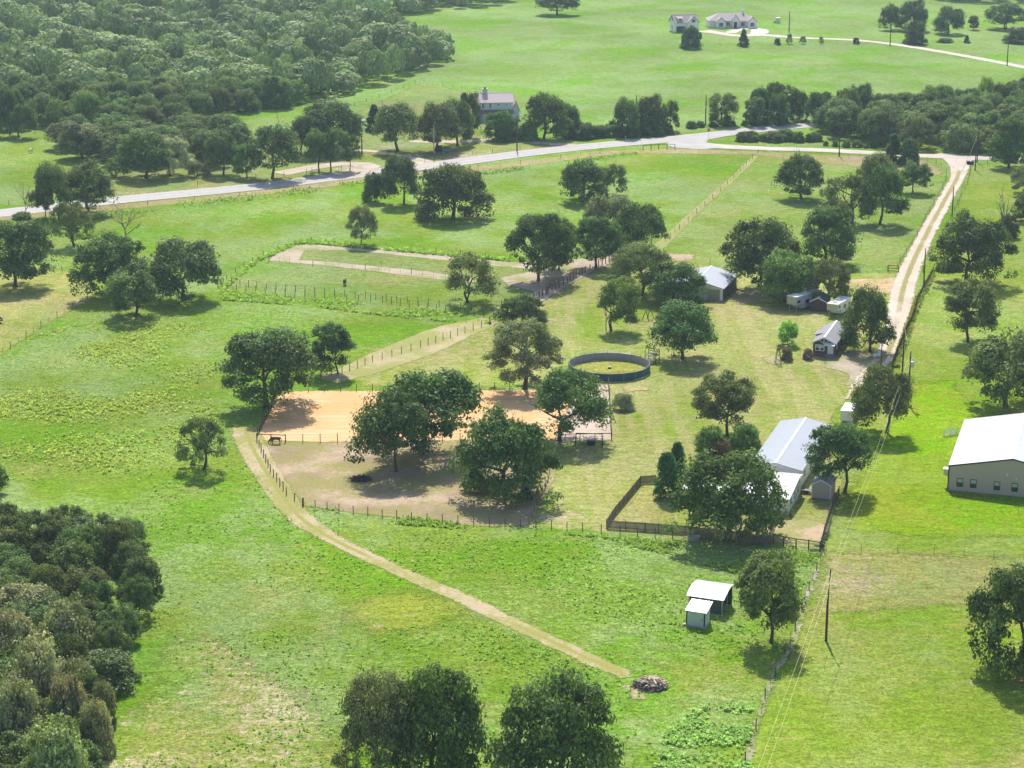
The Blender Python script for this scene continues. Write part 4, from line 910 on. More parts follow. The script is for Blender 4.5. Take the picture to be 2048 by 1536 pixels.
BROWNW = simple('dark_brown_siding', (.105, .070, .055), .75, var=.2, grain=(1, 1, 6)); BROWN2 = simple('brown_board_wall', (.12, .075, .068), .8, var=.25, grain=(5, 5, 1)); TANW = simple('tan_panel_wall', (.36, .29, .21), .8, var=.15, grain=(4, 4, .6))
SAGEW = simple('sage_metal_wall', (.50, .57, .52), .5, var=.08, dirt=.1); DTEAL = simple('dark_teal_sheet', (.035, .06, .065), .5, var=.2); BLUEW = simple('pale_blue_siding', (.64, .67, .73), .75, var=.06, grain=(1, 1, 6))
CONC = simple('concrete', (.38, .36, .33), .9, var=.2, bump=.3)
gb = NB('window_glass'); GLASS = gb.end(gb.bsdf((.035, .05, .055), .08, spec=.9)); gb = NB('bright_window_glass'); GLASS2 = gb.end(gb.bsdf((.36, .47, .45), .08, spec=.9))
def uv(face, x, z, W, L, out):
    """local point on a wall: x runs left to right as seen from outside"""
    return {'f': (x, -out, z), 'r': (W+out, x, z), 'l': (-out, L-x, z), 'b': (W-x, L+out, z)}[face]
def panel(mb, face, x0, x1, z0, z1, W, L, o0, o1, mi=0):
    a, b_ = uv(face, x0, z0, W, L, o0), uv(face, x1, z1, W, L, o1); mb.bb(a, b_, mi); return mb
def window(par, face, x, z, w_, h, W, L, frame=None, glass=None, sash=True, bars=0, name='window', ft=.09, low=None):
    fr = MB(); frame = frame or WTRIM
    for a in ((x, x+w_, z, z+ft), (x, x+w_, z+h-ft, z+h), (x, x+ft, z+ft, z+h-ft), (x+w_-ft, x+w_, z+ft, z+h-ft)): panel(fr, face, *a, W, L, .0, .07)
    if sash: panel(fr, face, x+ft, x+w_-ft, z+h/2-.03, z+h/2+.03, W, L, 0, .055)
    for k in range(bars): panel(fr, face, x+w_*(k+1)/(bars+1)-.025, x+w_*(k+1)/(bars+1)+.025, z+ft, z+h-ft, W, L, 0, .05)
    o = fr.part(name, frame, par)
    zs = [(z+ft, z+h/2, low or glass or GLASS), (z+h/2, z+h-ft, glass or GLASS)] if sash else [(z+ft, z+h-ft, glass or GLASS)]
    for z0, z1, g in zs: panel(MB(), face, x+ft, x+w_-ft, z0, z1, W, L, .012, .03).part('pane', g, o)
    return o
def door(par, face, x, w_, h, W, L, mat, z=0.0, knob=True, frame=None):
    m = MB(); panel(m, face, x, x+w_, z, z+h, W, L, .0, .05); o = m.part('door', mat, par)
    f = MB()
    for a in ((x-.1, x, z, z+h+.1), (x+w_, x+w_+.1, z, z+h+.1), (x, x+w_, z+h, z+h+.1)): panel(f, face, *a, W, L, 0, .075)
    f.part('frame', frame or WTRIM, o)
    if knob: k = MB(); panel(k, face, x+w_-.16, x+w_-.08, z+h*.46, z+h*.46+.08, W, L, .05, .11); k.part('handle', DTRIM, o)
    return o
def gable_roof(par, W, L, eave, rise, mat, over=.35, t=.1, axis='y', ribs=.9, x0=0, y0=0, ridge=True, capmat=None, name='roof', fascia=None, z0=0):
    """ridge along local y (or x): two slabs with standing ribs and a ridge cap"""
    if axis == 'x': W_, L_ = L, W
    else: W_, L_ = W, L
    tr = (lambda x, y, z: (x+x0, y+y0, z+z0)) if axis == 'y' else (lambda x, y, z: (y+x0, x+y0, z+z0))
    s = rise/(W_/2); ze = eave-s*over; zr = eave+rise; mb = MB(); rb = MB()
    for sx in (0, 1):
        xe = -over if not sx else W_+over
        mb.slab([tr(xe, -over, ze+t), tr(W_/2, -over, zr+t), tr(W_/2, L_+over, zr+t), tr(xe, L_+over, ze+t)], t)
        if ribs:
            n = int((L_+2*over)/ribs)
            for i in range(n+1):
                y = -over+.04+(L_+2*over-.08)*i/n
                rb.slab([tr(xe, y-.03, ze+t+.045), tr(W_/2, y-.03, zr+t+.045), tr(W_/2, y+.03, zr+t+.045), tr(xe, y+.03, ze+t+.045)], .05)
    r = mb.part(name, mat, par)
    if ribs: rb.part('seam', mat, r, kind='stuff')
    if ridge:
        c = MB(); q = .22
        for sg in (-1, 1): c.slab([tr(W_/2, -over-.02, zr+t+.07), tr(W_/2+sg*q, -over-.02, zr+t+.07-s*q), tr(W_/2+sg*q, L_+over+.02, zr+t+.07-s*q), tr(W_/2, L_+over+.02, zr+t+.07)], .03)
        c.part('ridge_cap', capmat or mat, r)
    if fascia:
        f = MB()
        for yy in (-over-.03, L_+over):
            for sg in (0, 1):
                xe = -over if not sg else W_+over
                f.add([tr(xe, yy, ze+t+.02), tr(W_/2, yy, zr+t+.02), tr(W_/2, yy, zr-.1), tr(xe, yy, ze-.1), tr(xe, yy+.03, ze+t+.02), tr(W_/2, yy+.03, zr+t+.02), tr(W_/2, yy+.03, zr-.1), tr(xe, yy+.03, ze-.1)],
                      [(0,1,2,3),(7,6,5,4),(0,4,5,1),(1,5,6,2),(2,6,7,3),(3,7,4,0)])
        f.part('fascia', fascia, r)
    return r
def walls(par, W, L, eave, rise, mat, axis='y', x0=0, y0=0, z0=0, ribs=0, ribmat=None, name='wall'):
    mb = MB(); e = .06
    if axis == 'y': mb.prism([(x0, z0), (x0+W, z0), (x0+W, eave), (x0+W/2, eave+rise-e), (x0, eave)], y0, y0+L)
    else:
        v = [(x0, y0, z0), (x0, y0+L, z0), (x0, y0+L, eave), (x0, y0+L/2, eave+rise-e), (x0, y0, eave)]
        mb.add(v+[(a+W, b_, c) for a, b_, c in v], [(0,1,2,3,4),(9,8,7,6,5)]+[(i, (i+1) % 5, (i+1) % 5+5, i+5) for i in range(5)])
    o = mb.part(name, mat, par)
    if ribs:
        r = MB(); n = int(W/ribs)
        for i in range(1, n):
            x = x0+W*i/n; zt = eave+(rise*(1-abs(x-x0-W/2)/(W/2)) if axis == 'y' else 0)-.12
            r.bb((x-.03, y0-.025, z0+.02), (x+.03, y0, zt))
        n = int(L/ribs)
        for i in range(1, n):
            y = y0+L*i/n; zt = eave-.05
            for xx, sg in ((x0, -1), (x0+W, 1)): r.bb((xx, y-.03, z0+.02), (xx+sg*.025, y+.03, zt))
        r.part('wall_rib', ribmat or mat, o, kind='stuff')
    return o

# ---- big metal building (right)
W, L = 19.6, 26.0
B = thing('metal_building', 'big taupe metal building with a white roof, cut by the right edge', 'building', (69.2, 324.7, 0), R_(-16.9))
walls(B, W, L, 4.05, 2.0, TAUPE, ribs=.42); gable_roof(B, W, L, 4.05, 2.0, ROOF_W, over=.12, ribs=.6, fascia=DTRIM)
s_ = MB(); s_.bb((-.06, -.06, 0), (W+.06, L+.06, .14)); s_.part('foundation', CONC, B)
for x in (1.35, 3.45, 7.1, 9.85, 12.6): window(B, 'f', x, .75, .98, 1.4, W, L, DTRIM, GLASS2, low=GLASS)
c_ = MB(); c_.bb((-.08, -.08, .1), (.12, -.005, 4.05)); c_.bb((-.08, .0, .1), (-.005, .14, 4.02)); c_.part('corner_trim', DTRIM, B)
for x, z in ((8.95, 3.35), (10.4, 2.75)): m_ = MB(); m_.bb((x, -.2, z), (x+.22, 0, z+.26)); m_.part('wall_lamp', WTRIM, B)
m_ = MB(); m_.bb((-.95, 1.5, 2.0), (-.1, 2.6, 2.9)); m_.bb((-1.0, 1.45, 2.9), (-.05, 2.65, 2.98)); m_.bb((-.5, 1.6, 1.75), (0, 1.7, 2.0)); m_.part('cooler', GALV, B)
m_ = MB(); m_.tube([(15.5, 1.2, 4.5), (15.5, 1.2, 5.4)], .07, 8); m_.part('vent_pipe', DTRIM, B)
t = thing('gate_panels', 'leaning stack of pale metal pipe panels at the left side of the big metal building', 'gate panel', P(1903, 872), R_(20))
for k in range(3):
    m_ = MB()
    for z in (.1, .45, .8, 1.15): m_.tube([(-1.4, k*.22, z), (1.4, k*.22+.3, z)], .025, 5)
    for x in (-1.4, 0, 1.4): m_.tube([(x, k*.22+.15+x*.107, .05), (x, k*.22+.15+x*.107, 1.2)], .03, 5)
    m_.part('panel', GALV, t)
# ---- ranch house with the two metal roofs
W, L = 8.0, 25.5
B = thing('farmhouse', 'long low house with a pale ribbed metal roof behind the large green oak', 'house', (38.2, 327.7, 0), RZ)
walls(B, W, L, 3.1, .85, WHITEW, x0=0); gable_roof(B, W, L, 3.1, .85, ROOF_G, over=.35, ribs=.45, capmat=ROOF_W)
for y in (3, 9, 15): window(B, 'r', y, 1.0, 1.2, 1.1, W, L)
W2, L2 = 17.0, 11.4; X0, Y0 = -8.2, -13.2      # front body, measured in the same frame
m_ = MB(); m_.bb((X0+4.2, Y0+.5, 0), (X0+W2-.35, Y0+L2-.1, 2.5)); m_.part('wall', WHITEW, B)
lo, mid_, bk = 2.6, 3.55, 3.1
m_ = MB(); m_.slab([(X0, Y0, lo), (X0+W2, Y0, lo), (X0+W2, Y0+8, mid_), (X0, Y0+8, mid_)], .12); m_.slab([(X0, Y0+8, mid_), (X0+W2, Y0+8, mid_), (X0+W2, Y0+L2, bk), (X0, Y0+L2, bk)], .12); rf = m_.part('roof', ROOF_Z, B, label='lower weathered metal roof')
m_ = MB(); n = 20
for i in range(n+1):
    x = X0+.04+(W2-.08)*i/n
    m_.slab([(x-.03, Y0, lo+.05), (x+.03, Y0, lo+.05), (x+.03, Y0+8, mid_+.05), (x-.03, Y0+8, mid_+.05)], .05); m_.slab([(x-.03, Y0+8, mid_+.05), (x+.03, Y0+8, mid_+.05), (x+.03, Y0+L2, bk+.05), (x-.03, Y0+L2, bk+.05)], .05)
m_.part('seam', ROOF_Z, rf, kind='stuff')
for x in (.3, 2.2, 4.0):
    for y in (.4, 5.5, 11.0): m_ = MB(); m_.box((X0+x, Y0+y, 1.2+.05*y/2), (.14, .14, 2.4+.05*y)); m_.part('porch_post', WTRIM, B)
for y in (2.0, 5.2, 8.0):
    m_ = MB(); m_.bb((X0+W2-.35, Y0+y, .9), (X0+W2-.28, Y0+y+1.1, 2.0)); o = m_.part('window', WTRIM, B)
    m_ = MB(); m_.bb((X0+W2-.30, Y0+y+.1, 1.0), (X0+W2-.26, Y0+y+1.0, 1.9)); m_.part('pane', GLASS, o)
m_ = MB(); m_.bb((X0+9, Y0+.42, .9), (X0+10.4, Y0+.5, 2.0)); o = m_.part('window', WTRIM, B); m_ = MB(); m_.bb((X0+9.1, Y0+.40, 1.0), (X0+10.3, Y0+.44, 1.9)); m_.part('pane', GLASS, o)
# air conditioner and clutter between house and shed
t = thing('air_conditioner', 'pale boxy air conditioner unit standing at the right wall of the white house', 'air conditioner', P(1589, 1001), RZ)
m_ = MB(); m_.bb((-.45, -.45, .1), (.45, .45, .95)); m_.part('casing', WTRIM, t)
for k in range(7): m_ = MB(); m_.bb((-.4, -.49, .2+k*.1), (.4, -.46, .24+k*.1)); m_.part('louvre', GALV, t)
m_ = MB(); m_.tube([(0, 0, .95), (0, 0, 1.0)], .36, 14); m_.part('fan_grille', DTRIM, t)
t = thing('utility_trailer', 'low trailer frame with a long white beam parked between house and tan shed', 'trailer', P(1607, 985), RZ)
m_ = MB(); m_.bb((-2.0, -.5, .45), (1.2, .5, .55)); m_.part('deck', DTRIM, t)
m_ = MB(); m_.bb((-2.3, -.72, .58), (1.3, -.56, .70)); m_.part('beam', WTRIM, t)
for sx in (-.9, .6):
    for sy in (-.52, .52): m_ = MB(); m_.tube([(sx, sy-.08, .3), (sx, sy+.08, .3)], .3, 14); m_.part('wheel', DTRIM, t)
# ---- tan garden shed
W, L = 3.0, 4.4
B = thing('garden_shed', 'small tan garden shed with grey shingled gable roof beside the bare back yard', 'shed', (47.0, 320.6, 0), RZ)
walls(B, W, L, 2.35, .85, CREAM, ribs=.6); gable_roof(B, W, L, 2.35, .85, SHINGLE, over=.15, ribs=0, fascia=WTRIM, ridge=True)
m_ = MB()
for x in (0, W-.1): m_.bb((x, -.05, 0), (x+.1, -.001, 2.35))
m_.part('corner_trim', WTRIM, B); door(B, 'f', 1.25, 1.2, 1.0, W, L, CREAM, z=.1, frame=CREAM); m_ = MB(); m_.bb((-.02, -.08, 0), (W+.05, -.03, .1)); m_.part('skid', DTRIM, B)
# ---- cabin
W, L = 4.3, 13.5
B = thing('cabin', 'narrow dark brown cabin with white trimmed gable, double window and front steps', 'cabin', (58.7, 406.2, 0), RZ)
walls(B, W, L, 2.85, 1.05, BROWNW, z0=.0, ribs=0); gable_roof(B, W, L, 2.85, 1.05, SHINGLE, over=.3, ribs=0, fascia=WTRIM, capmat=WTRIM)
m_ = MB(); m_.bb((-.03, -.03, 0), (W+.03, L+.03, .62)); m_.part('skirting', simple('brown_skirting', (.16, .12, .09), .8), B)
for x in (.42, 1.34): window(B, 'f', x, 1.15, .9, 1.25, W, L, WTRIM, GLASS2, low=GLASS, ft=.1)
door(B, 'f', 2.95, .95, 2.0, W, L, simple('white_door', (.62, .68, .70), .5), z=.66)
m_ = MB(); m_.slab([(2.3, -1.0, 2.55), (4.35, -1.0, 2.55), (4.35, 0, 2.9), (2.3, 0, 2.9)], .08); m_.part('awning', WTRIM, B)
m_ = MB()
for a, c in (((.9, 3.02), (1.95, 3.5)), ): pass
for x0_, z0_, x1_, z1_ in ((1.3, 3.35, 2.1, 2.75), (3.0, 3.35, 2.2, 2.75)): m_.tube([(x0_, -.36, z0_), (x1_, -.36, z1_)], .06, 4)
m_.bb((2.08, -.42, 2.7), (2.22, -.31, 3.85)); m_.part('gable_truss', WTRIM, B)
st = MB()
for k in range(5): st.bb((2.55, -.3-.28*k, 0), (4.25, -.02-.28*k, .6-.12*k))
st.part('steps', simple('step_wood', (.22, .19, .18), .8), B)
m_ = MB(); m_.slab([(-.75, 4.6, 3.15), (2.0, 4.6, 3.75), (2.0, 7.6, 3.75), (-.75, 7.6, 3.15)], .1); m_.part('dormer_roof', SHINGLE, B); m_ = MB(); m_.bb((-.4, 4.8, 2.75), (1.6, 7.4, 3.12)); m_.part('dormer', WTRIM, B)
for y in (1.5, 5, 9): window(B, 'r', y, 1.2, 1.0, 1.0, W, L)
# ---- barn with grey hip ended roof
W, L = 11.5, 14
B = thing('barn', 'low barn with a pale bluish metal roof and tan door among trees', 'barn', (34.4, 455.0, 0), RZ)
walls(B, W, L, 2.7, 1.5, WHITEW); gable_roof(B, W, L, 2.7, 1.5, ROOF_G, over=.3, ribs=.7, capmat=ROOF_W)
door(B, 'f', 8.3, 2.5, 2.3, W, L, TANW, frame=TANW, knob=False); m_ = MB(); m_.bb((7.0, -.04, 0), (8.1, -.005, 2.5)); m_.part('wall_panel', ROOF_G, B)
m_ = MB(); m_.bb((W, .3, 0), (W+.04, L, 2.5)); m_.part('side_boards', BROWN2, B)
# ---- brown storage shed and campers
W, L = 3.4, 5.2
B = thing('storage_shed', 'small dark brown storage shed with white edged roof between the two campers', 'shed', (63.0, 442.6, 0), RZ)
walls(B, W, L, 2.15, .8, BROWN2, ribs=.5); gable_roof(B, W, L, 2.15, .8, SHING_D, over=.2, ribs=0, fascia=WTRIM); door(B, 'f', 1.0, 1.3, 1.8, W, L, BROWN2, frame=BROWN2)
RVW = simple('camper_white', (.66, .66, .66), .4, var=.06, spec=.5); RVC = simple('camper_cream', (.50, .47, .34), .5, var=.08); RVG = simple('camper_grey_side', (.40, .43, .48), .4, var=.1); RVR = simple('camper_roof', (.74, .74, .72), .5, var=.08, dirt=.15)
def rv(label, loc, rz, L, H=3.2, side=RVW):
    """fifth wheel camper: nose to the front (local -y), 2.4 m wide"""
    W = 2.4; t = thing('camper', label, 'camper', loc, rz, 'campers parked under the trees')
    m_ = MB(); m_.bb((0, 2.2, .55), (W, L, H)); bd = m_.part('body', side, t)
    m_ = MB(); m_.prism([(0, 1.55), (W, 1.55), (W, H), (0, H)], 0, 2.2); m_.part('nose', side, t)
    m_ = MB(); m_.bb((.08, -.05, 1.62), (W-.08, 0, H-.1)); m_.part('nose_cap', RVC, t)
    m_ = MB(); m_.bb((-.05, -.1, H), (W+.05, L+.05, H+.09)); r = m_.part('roof', RVR, t)
    for y in (1.2, L*.45, L*.75): m_ = MB(); m_.bb((.8, y, H+.09), (1.5, y+.9, H+.34)); m_.part('roof_unit', RVW, r)
    window(t, 'r', .5, 1.95, .9, .6, W, L, DTRIM, sash=False)
    window(t, 'r', 3.4, 1.5, 1.1, .7, W, L, DTRIM, sash=False); door(t, 'r', 5.2, .7, 1.85, W, L, RVW, z=.7); window(t, 'r', L-1.7, 1.5, 1.0, .7, W, L, DTRIM, sash=False)
    m_ = MB(); m_.prism([(0, 0), (0, 0)], 0, 0) if False else m_.bb((W+.005, 2.4, 1.05), (W+.02, L-.1, 1.2)); m_.part('stripe', RVG, t)
    for y in (L*.62, L*.62+.85):
        for x in (.12, W-.12): m_ = MB(); m_.tube([(x-.12, y, .38), (x+.12, y, .38)], .38, 16); wv = m_.part('wheel', DTRIM, t); q = MB(); q.tube([(x-.13, y, .38), (x+.13, y, .38)], .17, 10); q.part('rim', GALV, wv)
    for x in (.3, W-.3): m_ = MB(); m_.tube([(x, .6, 0), (x, .6, 1.56)], .04, 6); m_.part('support_leg', GALV, t)
rv('larger grey sided camper trailer parked left of the small brown storage shed', P(1573, 622), R_(-42), 9.5, 3.3, RVG)
rv('smaller white camper trailer parked right of the small brown storage shed', P(1653, 634), R_(-30), 7.5, 2.9)
t = thing('cargo_trailer', 'small white box trailer behind the oak at the power lines', 'trailer', (57.4, 361.0, 0), RZ)
m_ = MB(); m_.bb((0, 0, .45), (2.1, 5.2, 2.3)); m_.part('box', WHITEW, t); m_ = MB(); m_.bb((-.04, -.04, 2.3), (2.14, 5.24, 2.38)); m_.part('roof', ROOF_W, t)
for y in (2.4, 3.2):
    for x in (-.08, 2.0): m_ = MB(); m_.tube([(x, y, .34), (x+.18, y, .34)], .34, 14); m_.part('wheel', DTRIM, t)
m_ = MB(); m_.tube([(.5, 0, .5), (1.05, -1.2, .45), (1.6, 0, .5)], .05, 5); m_.part('drawbar', DTRIM, t); door(t, 'l', .5, .8, 1.6, 2.1, 5.2, RVW, z=.55)
# ---- two little metal sheds
W, L = 2.55, 2.3
B = thing('feed_shed', 'small sage green metal shed with dark corner trim, nearer of two white roofed sheds', 'shed', (23.3, 268.2, 0), R_(-23))
m_ = MB(); m_.bb((-.12, -.12, 0), (W+.12, L+.12, .22)); m_.part('foundation', CONC, B)
v = [(0, 0, .2), (W, 0, .2), (W, L, .2), (0, L, .2), (0, 0, 2.3), (W, 0, 2.3), (W, L, 2.85), (0, L, 2.85)]
m_ = MB(); m_.add(v, [(3,2,1,0),(4,5,6,7),(0,1,5,4),(1,2,6,5),(2,3,7,6),(3,0,4,7)]); m_.part('wall', SAGEW, B)
for i in range(7): m_ = MB(); x = .14+i*.33; m_.bb((x, -.028, .25), (x+.285, -.002, 2.22)); m_.part('wall_panel', SAGEW, B)
for i in range(5): m_ = MB(); y = .12+i*.42; m_.bb((W+.002, y, .25), (W+.028, y+.36, 2.25+y*.2)); m_.part('wall_panel', SAGEW, B)
m_ = MB(); [m_.bb(a, b_) for a, b_ in (((-.05, -.06, .2), (.1, .08, 2.3)), ((W-.14, -.06, .2), (W+.05, .08, 2.3)), ((W-.06, L-.1, .2), (W+.06, L+.05, 2.8)), ((.1, -.06, 2.2), (W-.14, -.03, 2.3)))]; m_.part('corner_trim', simple('brown_trim', (.06, .035, .03), .6), B)
m_ = MB(); m_.slab([(-.15, -.3, 2.33), (W+.3, -.3, 2.33), (W+.3, L+.2, 2.98), (-.15, L+.2, 2.98)], .06); rf = m_.part('roof', ROOF_W, B)
m_ = MB()
for i in range(12): x = -.1+i*.255; m_.slab([(x, -.3, 2.36), (x+.05, -.3, 2.36), (x+.05, L+.2, 3.01), (x, L+.2, 3.01)], .04)
m_.part('seam', ROOF_W, rf, kind='stuff'); m_ = MB(); m_.bb((W-.42, -.08, 1.1), (W-.3, -.03, 1.25)); m_.part('handle', DTRIM, B)
t = thing('feed_sack', 'white sack lying at the left corner of the nearer little shed', 'sack', P(1369, 1251), .3); m_ = MB(); m_.tube([(-.35, 0, .12), (-.2, 0, .15), (.2, 0, .15), (.35, 0, .12)], [.06, .16, .16, .05], 8); m_.part('bag', WTRIM, t, True)
W, L = 4.9, 4.6
B = thing('loafing_shed', 'open fronted dark shed with a curved white metal roof, the farther of two little sheds', 'shed', (23.9, 273.4, 0), R_(-21.5))
prof = [(-.25, 2.35), (.8, 2.72), (1.9, 3.0), (2.9, 3.12), (3.8, 3.05), (4.9, 2.8)]
m_ = MB()
for (y0_, z0_), (y1_, z1_) in zip(prof[:-1], prof[1:]): m_.slab([(-.2, y0_, z0_), (W+.2, y0_, z0_), (W+.2, y1_, z1_), (-.2, y1_, z1_)], .05)
rf = m_.part('roof', ROOF_W, B); m_ = MB()
for i in range(20):
    x = -.18+i*.272
    for (y0_, z0_), (y1_, z1_) in zip(prof[:-1], prof[1:]): m_.slab([(x, y0_, z0_+.035), (x+.06, y0_, z0_+.035), (x+.06, y1_, z1_+.035), (x, y1_, z1_+.035)], .04)
m_.part('seam', ROOF_W, rf, kind='stuff')
m_ = MB(); m_.bb((0, L-.05, 0), (W, L, 2.75)); m_.part('back_wall', DTEAL, B); m_ = MB(); m_.bb((0, .6, 0), (.04, L-.05, 2.6)); m_.part('side_wall', DTEAL, B); m_ = MB(); m_.bb((2.3, .02, .05), (W-.05, .06, 2.3)); m_.part('front_sheet', DTEAL, B)
for x in (.05, 1.6, 3.0, W-.1): m_ = MB(); m_.box((x, .02 if x < 1 or x > 4 else -.05, 1.2), (.09, .09, 2.4)); m_.part('post', GALV, B)
m_ = MB(); m_.box((W-.05, L*.5, 1.3), (.07, .07, 2.6)); m_.part('post', GALV, B); m_ = MB(); m_.bb((2.2, -.12, 0), (W+.1, .1, .14)); m_.part('sill_beam', GALV, B)
# ---- pale blue two storey house
B = thing('blue_house', 'pale blue two storey house with mauve roof, white chimney and porch, behind the roadside trees', 'house', P(949, 243), R_(6))
W, L = 12.4, 8.0
walls(B, W, L, 6.3, 2.3, BLUEW, axis='x', ribs=0); gable_roof(B, W, L, 6.3, 2.3, SHING_P, over=.5, axis='x', ribs=0, fascia=DTRIM)
for x, w_ in ((2.3, .95), (4.7, .95), (7.3, 1.1), (10.2, .7)): window(B, 'f', x, 4.1 if x < 7 else 4.9, w_, 1.9 if x < 7 else .9, W, L, bars=1, ft=.2)
for x in (1.2, 4.6, 8): window(B, 'f', x, .9, 1.0, 1.6, W, L)
for y in (1.5, 5): window(B, 'l', y, 4.1, .9, 1.6, W, L); window(B, 'r', y, 4.1, .9, 1.6, W, L)
m_ = MB(); m_.slab([(-.4, -2.4, 2.9), (W+.4, -2.4, 2.9), (W+.4, 0, 3.75), (-.4, 0, 3.75)], .15); m_.part('porch_roof', simple('porch_shingles', (.20, .13, .14), .85), B)
for x in (0, 3.1, 6.2, 9.3, W): m_ = MB(); m_.box((x, -2.2, 1.5), (.28, .28, 2.8)); m_.part('column', WTRIM, B)
m_ = MB(); m_.bb((-.3, -2.5, 0), (W+.3, 0, .25)); m_.part('porch_floor', CONC, B)
m_ = MB(); m_.bb((3.0, 3.6, 6.5), (4.6, 4.8, 9.9)); m_.bb((2.9, 3.5, 9.9), (4.7, 4.9, 10.1)); ch = m_.part('chimney', simple('pale_chimney', (.62, .55, .52), .85), B); m_ = MB(); m_.bb((3.4, 3.9, 10.1), (4.2, 4.5, 10.5)); m_.part('chimney_pot', DTRIM, ch)
walls(B, 2.4, 6, 3.6, 1.6, BLUEW, axis='y', x0=W, y0=1); gable_roof(B, 2.4, 6, 3.6, 2.8, SHING_P, over=.5, axis='y', x0=W, y0=1, ribs=0)
# ---- white garage with dormer (far)
B = thing('white_garage', 'white two storey garage with dark trim and a dormer, left of the white farmhouse', 'garage', P(1350, 65.5), R_(14))
W, L = 10.6, 8.0
walls(B, W, L, 4.3, 2.9, WHITEW, axis='x'); gable_roof(B, W, L, 4.3, 2.9, SHING_W, over=.4, axis='x', ribs=0, fascia=DTRIM)
door(B, 'f', .8, 3.6, 2.6, W, L, simple('dark_garage_door', (.06, .06, .075), .5), frame=DTRIM, knob=False)
for y in (3.4,): window(B, 'l', y, 1.4, 1.0, 1.4, W, L, DTRIM); window(B, 'l', y+.1, 4.6, .8, 1.6, W, L, DTRIM)
walls(B, 5.0, 4, 4.4, 2.4, WHITEW, axis='y', x0=5.6, y0=-.9); gable_roof(B, 5.0, 4.8, 4.4, 2.5, SHING_W, over=.3, axis='y', x0=5.6, y0=-.9, ribs=0, fascia=DTRIM)
window(B, 'f', 7.4, 4.4, 1.4, 1.2, W, L, DTRIM).location = (0, -.9, 0)
m_ = MB(); m_.bb((1.6, .9, 5.0), (3.6, 2.2, 6.1)); dm = m_.part('dormer', WHITEW, B); m_ = MB(); m_.slab([(1.2, .4, 6.05), (4.0, .4, 6.05), (4.0, 3.2, 6.7), (1.2, 3.2, 6.7)], .12); m_.part('dormer_roof', SHING_W, dm); m_ = MB(); m_.bb((2.0, .84, 5.2), (3.2, .9, 5.9)); m_.part('pane', GLASS, dm)
# ---- white farmhouse (far)
B = thing('white_farmhouse', 'wide single storey white farmhouse with several small gables in the far field', 'house', P(1418, 56), R_(2))
W, L = 20.4, 11
walls(B, W, L, 3.1, 0.1, BRICKW, axis='x')
m_ = MB(); e_ = .5; hr_ = 5.9
for a in ([(-e_, -e_, 3.0), (W+e_, -e_, 3.0), (W-5, L/2, hr_), (5, L/2, hr_)], [(W+e_, L+e_, 3.0), (-e_, L+e_, 3.0), (5, L/2, hr_), (W-5, L/2, hr_)], [(-e_, L+e_, 3.0), (-e_, -e_, 3.0), (5, L/2, hr_)], [(W+e_, -e_, 3.0), (W+e_, L+e_, 3.0), (W-5, L/2, hr_)]): m_.slab([(q[0], q[1], q[2]+.15) for q in a], .15)
m_.part('roof', SHING_W, B)
for x0_, w_, yo, ev, rs in ((2.9, 4.3, -2.2, 3.1, 1.7), (10.2, 2.7, -1.4, 4.1, 1.8), (17.0, 4.0, -2.2, 3.1, 1.8)):
    walls(B, w_, 5, ev, rs, BRICKW, axis='y', x0=x0_, y0=yo); gable_roof(B, w_, 7, ev, rs, SHING_W, over=.3, axis='y', x0=x0_, y0=yo, ribs=0, fascia=DTRIM)
for x, yo, w_ in ((4.2, -2.2, 1.7), (7.6, 0, 1.7), (14.2, 0, 1.7), (18.1, -2.2, 1.7)): window(B, 'f', x, .9, w_, 1.6, W, L, DTRIM, bars=1).location = (0, yo, 0)
door(B, 'f', 11.0, 1.1, 2.7, W, L, DTRIM, frame=DTRIM).location = (0, -1.4, 0)
m_ = MB(); m_.bb((15.2, 5.2, 4.8), (16.2, 6.2, 7.6)); m_.part('chimney', WHITEW, B)
# small far things
t = thing('water_tank', 'grey boxy tank standing in the far field right of the white farmhouse', 'tank', P(1551, 46), 0)
m_ = MB(); m_.bb((0, -1, 0), (2.0, 1, 2.4)); m_.part('tank', GALV, t); m_ = MB(); m_.bb((-.8, -.8, 0), (0, .4, 1.0)); m_.part('pump_box', CONC, t)
t = thing('propane_tank', 'white rounded propane tank at the left foot of the dark cedar', 'tank', P(722, 249), .3)
m_ = MB(); m_.tube([(-1.7, 0, .9), (-1.5, 0, .9), (1.5, 0, .9), (1.7, 0, .9)], [.3, .62, .62, .3], 14); m_.part('tank', WTRIM, t, True)
for x in (-1, 1): m_ = MB(); m_.box((x, 0, .25), (.15, .9, .5)); m_.part('leg', CONC, t)
t = thing('propane_tank', 'white tank beside the short pole at the end of the driveway', 'tank', P(1753, 716), .5)
m_ = MB(); m_.tube([(-.9, 0, .55), (-.75, 0, .55), (.75, 0, .55), (.9, 0, .55)], [.15, .36, .36, .15], 12); m_.part('tank', WTRIM, t, True)
m_ = MB(); m_.box((.9, .5, .75), (.55, .45, 1.5)); m_.part('meter_box', WTRIM, t)
for x in (-.5, .5): m_ = MB(); m_.box((x, 0, .12), (.1, .5, .24)); m_.part('leg', CONC, t)
t = thing('leaning_boards', 'white boards leaning together at the brushy fence below the driveway', 'boards', P(1776, 733), .2)
for k in range(4): m_ = MB(); m_.tube([(-1.3+k*.3, -.6, .0), (.1+k*.12, .3, 2.0)], .05, 4); m_.part('board', WTRIM, t)
t = thing('stop_sign', 'red octagonal stop sign on a post at the highway junction', 'sign', P(1417, 276))
m_ = MB(); m_.tube([(0, 0, 0), (0, 0, 2.9)], .05, 6); m_.part('post', GALV, t)
